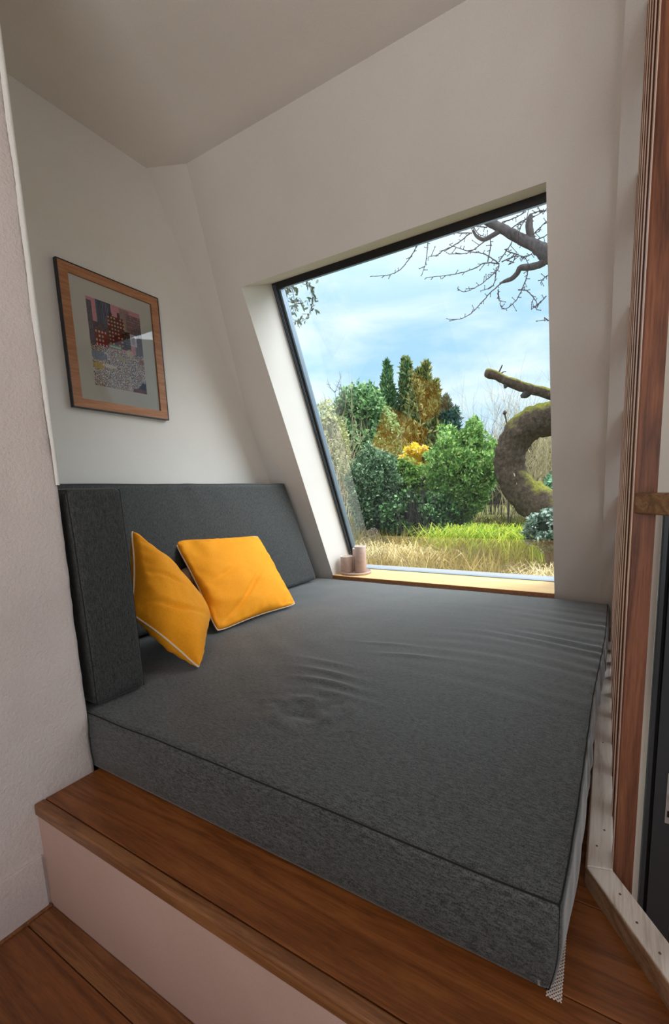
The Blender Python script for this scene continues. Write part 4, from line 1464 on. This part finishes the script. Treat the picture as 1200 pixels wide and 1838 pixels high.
# small bare sapling on the sky line at the left
c = at(608, 760, 11.5)
sp_ = empty('bare_sapling', (c.x, 11.5, GZ(c.x, 11.5)), label='thin bare sapling rising above the olive shrub at the left', category='tree')
A = Acc()
rg = random.Random(21)
hz_ = at(606, 735, 11.5).z - GZ(c.x, 11.5)
A.add(tube([(0, 0, 0), (0.05, 0, hz_ * 0.5), (-0.02, 0, hz_)], [0.05, 0.04, 0.022], 6))
for k in range(5):
    twigs(A, (-0.02, 0, hz_ - 0.12 * k), (rg.uniform(-.6, 1.0), rg.uniform(-.3, .3), 0.9), 0.6, 0.016, 2, rg, 0.9, 0.1, 5, 0.06)
obj('trunk', A.V, A.F, M_TWIG, sp_, smooth=True)

# ---- old mossy apple tree at the right
YA = 7.2
def P3(u, v, dy=0.0):
    return at(u, v, YA + dy)
base_pt = P3(1003, 968)
gA = GZ(base_pt.x, YA)
ap = empty('old_apple_tree', (base_pt.x, YA, gA), label='old crooked apple tree with a moss covered curved trunk at the right of the window', category='tree')
def limb(name, pix, mt, n=14, wob=0.0, dy=0.0, jag=0.0, seed=1):
    pts = []
    for q_ in pix:
        u, v, r = q_[:3]
        d = q_[3] if len(q_) > 3 else 0.0
        p = P3(u, v, dy + d)
        pts.append((p.x, p.y, p.z, r / ppm(YA)))
    s_ = spline(pts, 7)
    P = [Vector(a[:3]) for a in s_]
    R = [max(0.002, a[3]) for a in s_]
    v_, f_ = tube(P, R, n)
    out_ = []
    for k, a in enumerate(v_):
        c_ = P[k // n]
        dirv = a - c_
        f = 1 + 0.16 * nz3(a.x * 7, a.y * 7, a.z * 7 + seed) + 0.08 * nz3(a.x * 20, a.y * 20, a.z * 20)
        out_.append(c_ + dirv * f)
    return rel(obj(name, out_, f_, mt, ap, smooth=True), ap)
limb('trunk', [(1050, 1000, 34), (1012, 948, 34), (972, 912, 31), (938, 884, 27), (918, 852, 25), (914, 818, 25), (926, 786, 25), (950, 762, 26), (984, 751, 26), (1030, 742, 26), (1074, 700, 25), (1100, 640, 22), (1098, 560, 20), (1066, 500, 18)], M_MOSS, 18)
limb('root_flare', [(962, 935, 20), (972, 960, 26), (978, 992, 30)], M_MOSS, 14, seed=4)
limb('broken_branch', [(1085, 690, 16), (1040, 722, 11), (1002, 713, 8.5), (975, 704, 8), (945, 697, 7.5), (925, 690, 8), (905, 682, 7), (890, 674, 7.5), (876, 670, 8), (871, 669, 6)], M_MOSS, 10, seed=7)
limb('branch_stub', [(950, 700, 6), (942, 708, 6), (934, 712, 2.5)], M_BARK, 8, seed=8)
limb('branch_stub', [(910, 686, 4), (907, 693, 4), (905, 697, 1.5)], M_BARK, 8, seed=9)
limb('branch_stub', [(893, 672, 1.6), (898, 662, 1.2), (901, 655, 0.9)], M_BARK, 6, seed=10)
limb('branch_stub', [(896, 673, 1.2), (902, 668, 0.8), (908, 667, 0.6)], M_BARK, 6, seed=11)
# upper limbs against the sky
limb('upper_limb', [(1066, 500, 16), (1020, 462, 13), (985, 458, 12), (970, 448, 10), (950, 437, 8), (925, 424, 7.5), (905, 413, 7), (885, 403, 6.5), (868, 394, 6), (855, 388, 6)], M_BARK, 10)
limb('upper_limb', [(973, 450, 8), (956, 436, 6), (951, 420, 5.5), (949, 400, 5.5), (952, 386, 3)], M_BARK, 8, seed=3)
limb('upper_limb', [(985, 462, 7), (970, 474, 5.5), (952, 479, 5), (934, 481, 4.5), (928, 490, 4), (918, 500, 3.5), (905, 505, 2.5), (896, 509, 1.2)], M_BARK, 8, seed=5)
limb('upper_limb', [(900, 412, 4), (884, 422, 3.5), (868, 430, 3), (855, 424, 2.5), (848, 413, 2)], M_BARK, 8, seed=6)
limb('upper_limb', [(874, 398, 4), (872, 388, 3.5), (872, 378, 3)], M_BARK, 8, seed=12)
TW = [
    [(900, 507), (880, 525), (862, 545), (845, 562), (828, 572), (803, 573)],
    [(895, 473), (870, 472), (850, 482), (825, 490), (800, 494), (765, 498)],
    [(895, 473), (880, 462), (866, 455), (845, 452), (825, 446), (806, 440)],
    [(895, 473), (892, 485), (878, 498), (860, 512), (834, 524), (820, 518)],
    [(948, 478), (944, 500), (936, 520), (925, 540), (908, 554), (900, 552), (897, 545)],
    [(874, 408), (858, 407), (836, 405), (812, 405)],
    [(847, 418), (820, 418), (795, 418), (773, 420)],
    [(880, 425), (860, 440), (838, 454), (806, 456)],
    [(842, 420), (818, 438), (795, 450), (783, 458), (768, 461)],
    [(868, 400), (850, 405), (858, 420), (870, 425)],
    [(756, 425), (742, 452), (722, 480), (700, 493), (668, 496)],
    [(769, 420), (767, 445), (764, 470), (757, 492)],
    [(930, 520), (945, 522), (958, 535), (964, 548), (962, 556)],
    [(980, 532), (966, 545), (953, 556)],
    [(895, 470), (905, 455), (915, 440), (925, 420), (940, 398)],
    [(900, 470), (925, 460), (940, 462), (947, 472)],
    [(930, 457), (912, 452), (905, 448)],
    [(875, 470), (880, 440), (878, 425)],
    [(890, 480), (888, 500), (882, 515), (862, 522)],
    [(893, 520), (895, 535), (895, 540)],
    [(900, 400), (925, 390), (940, 380), (965, 352)],
    [(910, 415), (935, 398), (960, 388), (985, 372)],
    [(880, 388), (905, 378), (925, 372), (945, 360)],
    [(885, 395), (905, 385), (920, 375), (930, 358)],
    [(950, 430), (965, 412), (980, 398), (995, 392)],
    [(950, 385), (965, 380), (985, 378)],
    [(952, 366), (965, 372), (968, 380)],
    [(940, 440), (930, 425), (935, 405), (945, 390)],
    [(985, 492), (975, 500), (970, 508)],
    [(984, 575), (976, 570)],
    [(958, 432), (975, 425), (990, 415)],
    [(925, 458), (920, 470), (912, 476)],
    [(890, 412), (880, 400), (860, 396), (845, 392)],
    [(935, 462), (950, 458), (958, 452)],
]
rg = random.Random(5)
for k, tw in enumerate(TW):
    A = Acc()
    dy = rg.uniform(-0.35, 0.35)
    s_ = spline([(u, v) for u, v in tw], 6)
    P = [P3(a[0] + rg.uniform(-.5, .5), a[1] + rg.uniform(-.5, .5), dy * i / len(s_)) for i, a in enumerate(s_)]
    n_ = len(P)
    A.add(tube(P, [(0.95 - 0.5 * i / n_) / ppm(YA) for i in range(n_)], 5))
    for i in range(2, n_, 2):
        a = rg.uniform(0, 6.28)
        ln = rg.uniform(2.0, 6.5) / ppm(YA) * (2.2 if rg.random() < 0.18 else 1)
        q_ = P[i] + Vector((math.cos(a) * ln, rg.uniform(-.3, .3) * ln, math.sin(a) * ln))
        A.add(tube([P[i], q_], [0.7 / ppm(YA), 0.45 / ppm(YA)], 4))
        bm_ = q_ - P[i]
        A.add(tube([q_ - bm_ * 0.06, q_ + bm_ * 0.05, q_ + bm_ * 0.18], [0.5 / ppm(YA), 1.0 / ppm(YA), 0.3 / ppm(YA)], 4))
    rel(obj('twig', A.V, A.F, M_TWIG, ap), ap)
# creeper stem on the trunk
v_, f_ = tube([P3(905, 832, -.2), P3(922, 850, -.24), P3(930, 880, -.25), P3(948, 905, -.26), P3(962, 925, -.25)], 0.010, 5)
rel(obj('creeper_stem', v_, f_, M_TWIGP, ap), ap)
# thin dead stem
v_, f_ = tube([at(914, 790, 9), at(910, 765, 9), at(906, 742, 9)], [0.02, 0.018, 0.025], 6)
ds = empty('dead_stem', tuple(at(914, 790, 9)), label='thin dead stem with a seed head left of the mossy trunk', category='plant')
ds.location.z = GZ(ds.location.x, 9)
b0 = ds.location.copy()
v_, f_ = tube([b0, at(914, 790, 9), at(910, 765, 9), at(906, 745, 9), at(905.5, 741, 9), at(905, 737, 9)], [0.02, 0.02, 0.016, 0.016, 0.05, 0.02], 6)
rel(obj('stem', v_, f_, M_TWIG, ds), ds)

# ---- leafy bough hanging in at the top left, from a holm oak beside the house
YL = 5.2
tp = at(380, 330, YL)
gl = GZ(tp.x, YL)
lb = empty('holm_oak', (tp.x, YL, gl), label='evergreen tree whose leafy bough hangs into the top left corner of the window', category='tree')
v_, f_ = tube([(tp.x - .1, YL, gl - .1), (tp.x - .05, YL, gl + 2), (tp.x, YL, tp.z), (tp.x + .1, YL, tp.z + 1.2)], [0.2, 0.16, 0.11, 0.05], 10)
rel(obj('trunk', v_, f_, M_BARK, lb, smooth=True), lb)
v_, f_ = tube([tp, at(430, 390, YL), at(471, 431, YL)], [0.03, 0.02, 0.01], 6)
rel(obj('bough', v_, f_, M_BARK, lb, smooth=True), lb)
stems = [[(470, 430), (505, 465), (530, 480), (548, 500), (558, 522), (560, 545), (550, 570), (535, 578), (522, 570)],
         [(480, 440), (510, 490), (524, 520), (528, 552), (520, 566)],
         [(500, 460), (530, 478), (555, 485), (562, 498)],
         [(500, 470), (515, 510), (516, 540), (540, 540), (545, 552)],
         [(495, 470), (508, 500), (512, 530)]]
pts_l = []
for st in stems:
    s_ = spline([tuple(at(u, v, YL)) for u, v in st], 8)
    P = [Vector(a) for a in s_]
    v_, f_ = tube(P, [0.008 - 0.005 * i / len(P) for i in range(len(P))], 5)
    rel(obj('stem', v_, f_, M_TWIG, lb), lb)
    for i in range(6, len(P)):
        for k in range(2 if i < len(P) * 0.7 else 1):
            pts_l.append(P[i] + Vector((RG.normal() * 0.025, RG.normal() * 0.05, RG.normal() * 0.025)))
for k in range(150):
    p = at(505 + abs(RG.normal()) * 16, 494 + abs(RG.normal()) * 22, YL + RG.normal() * 0.15)
    pts_l.append(p)
for p in pts_l[:280]:
    d = Vector(RG.normal(size=3)); d.z -= 0.5; d.normalize()
    s_ = d.cross(Vector(RG.normal(size=3))).normalized()
    n_ = d.cross(s_)
    L = RG.uniform(0.07, 0.12)
    V = [p, p + d * L * .3 + s_ * L * .16, p + d * L * .7 + s_ * L * .15, p + d * L, p + d * L * .7 - s_ * L * .15, p + d * L * .3 - s_ * L * .16, p + d * L * .3 + n_ * .003, p + d * L * .7 + n_ * .003]
    Fc = [(0, 1, 6), (0, 6, 5), (1, 2, 7, 6), (6, 7, 4, 5), (2, 3, 7), (7, 3, 4)]
    if p is pts_l[0]:
        M_OLV = mat('holm_oak_leaf', lin(92, 104, 82), 0.5, 0.4)
    rel(obj('leaf', V, Fc, M_OLV, lb), lb)
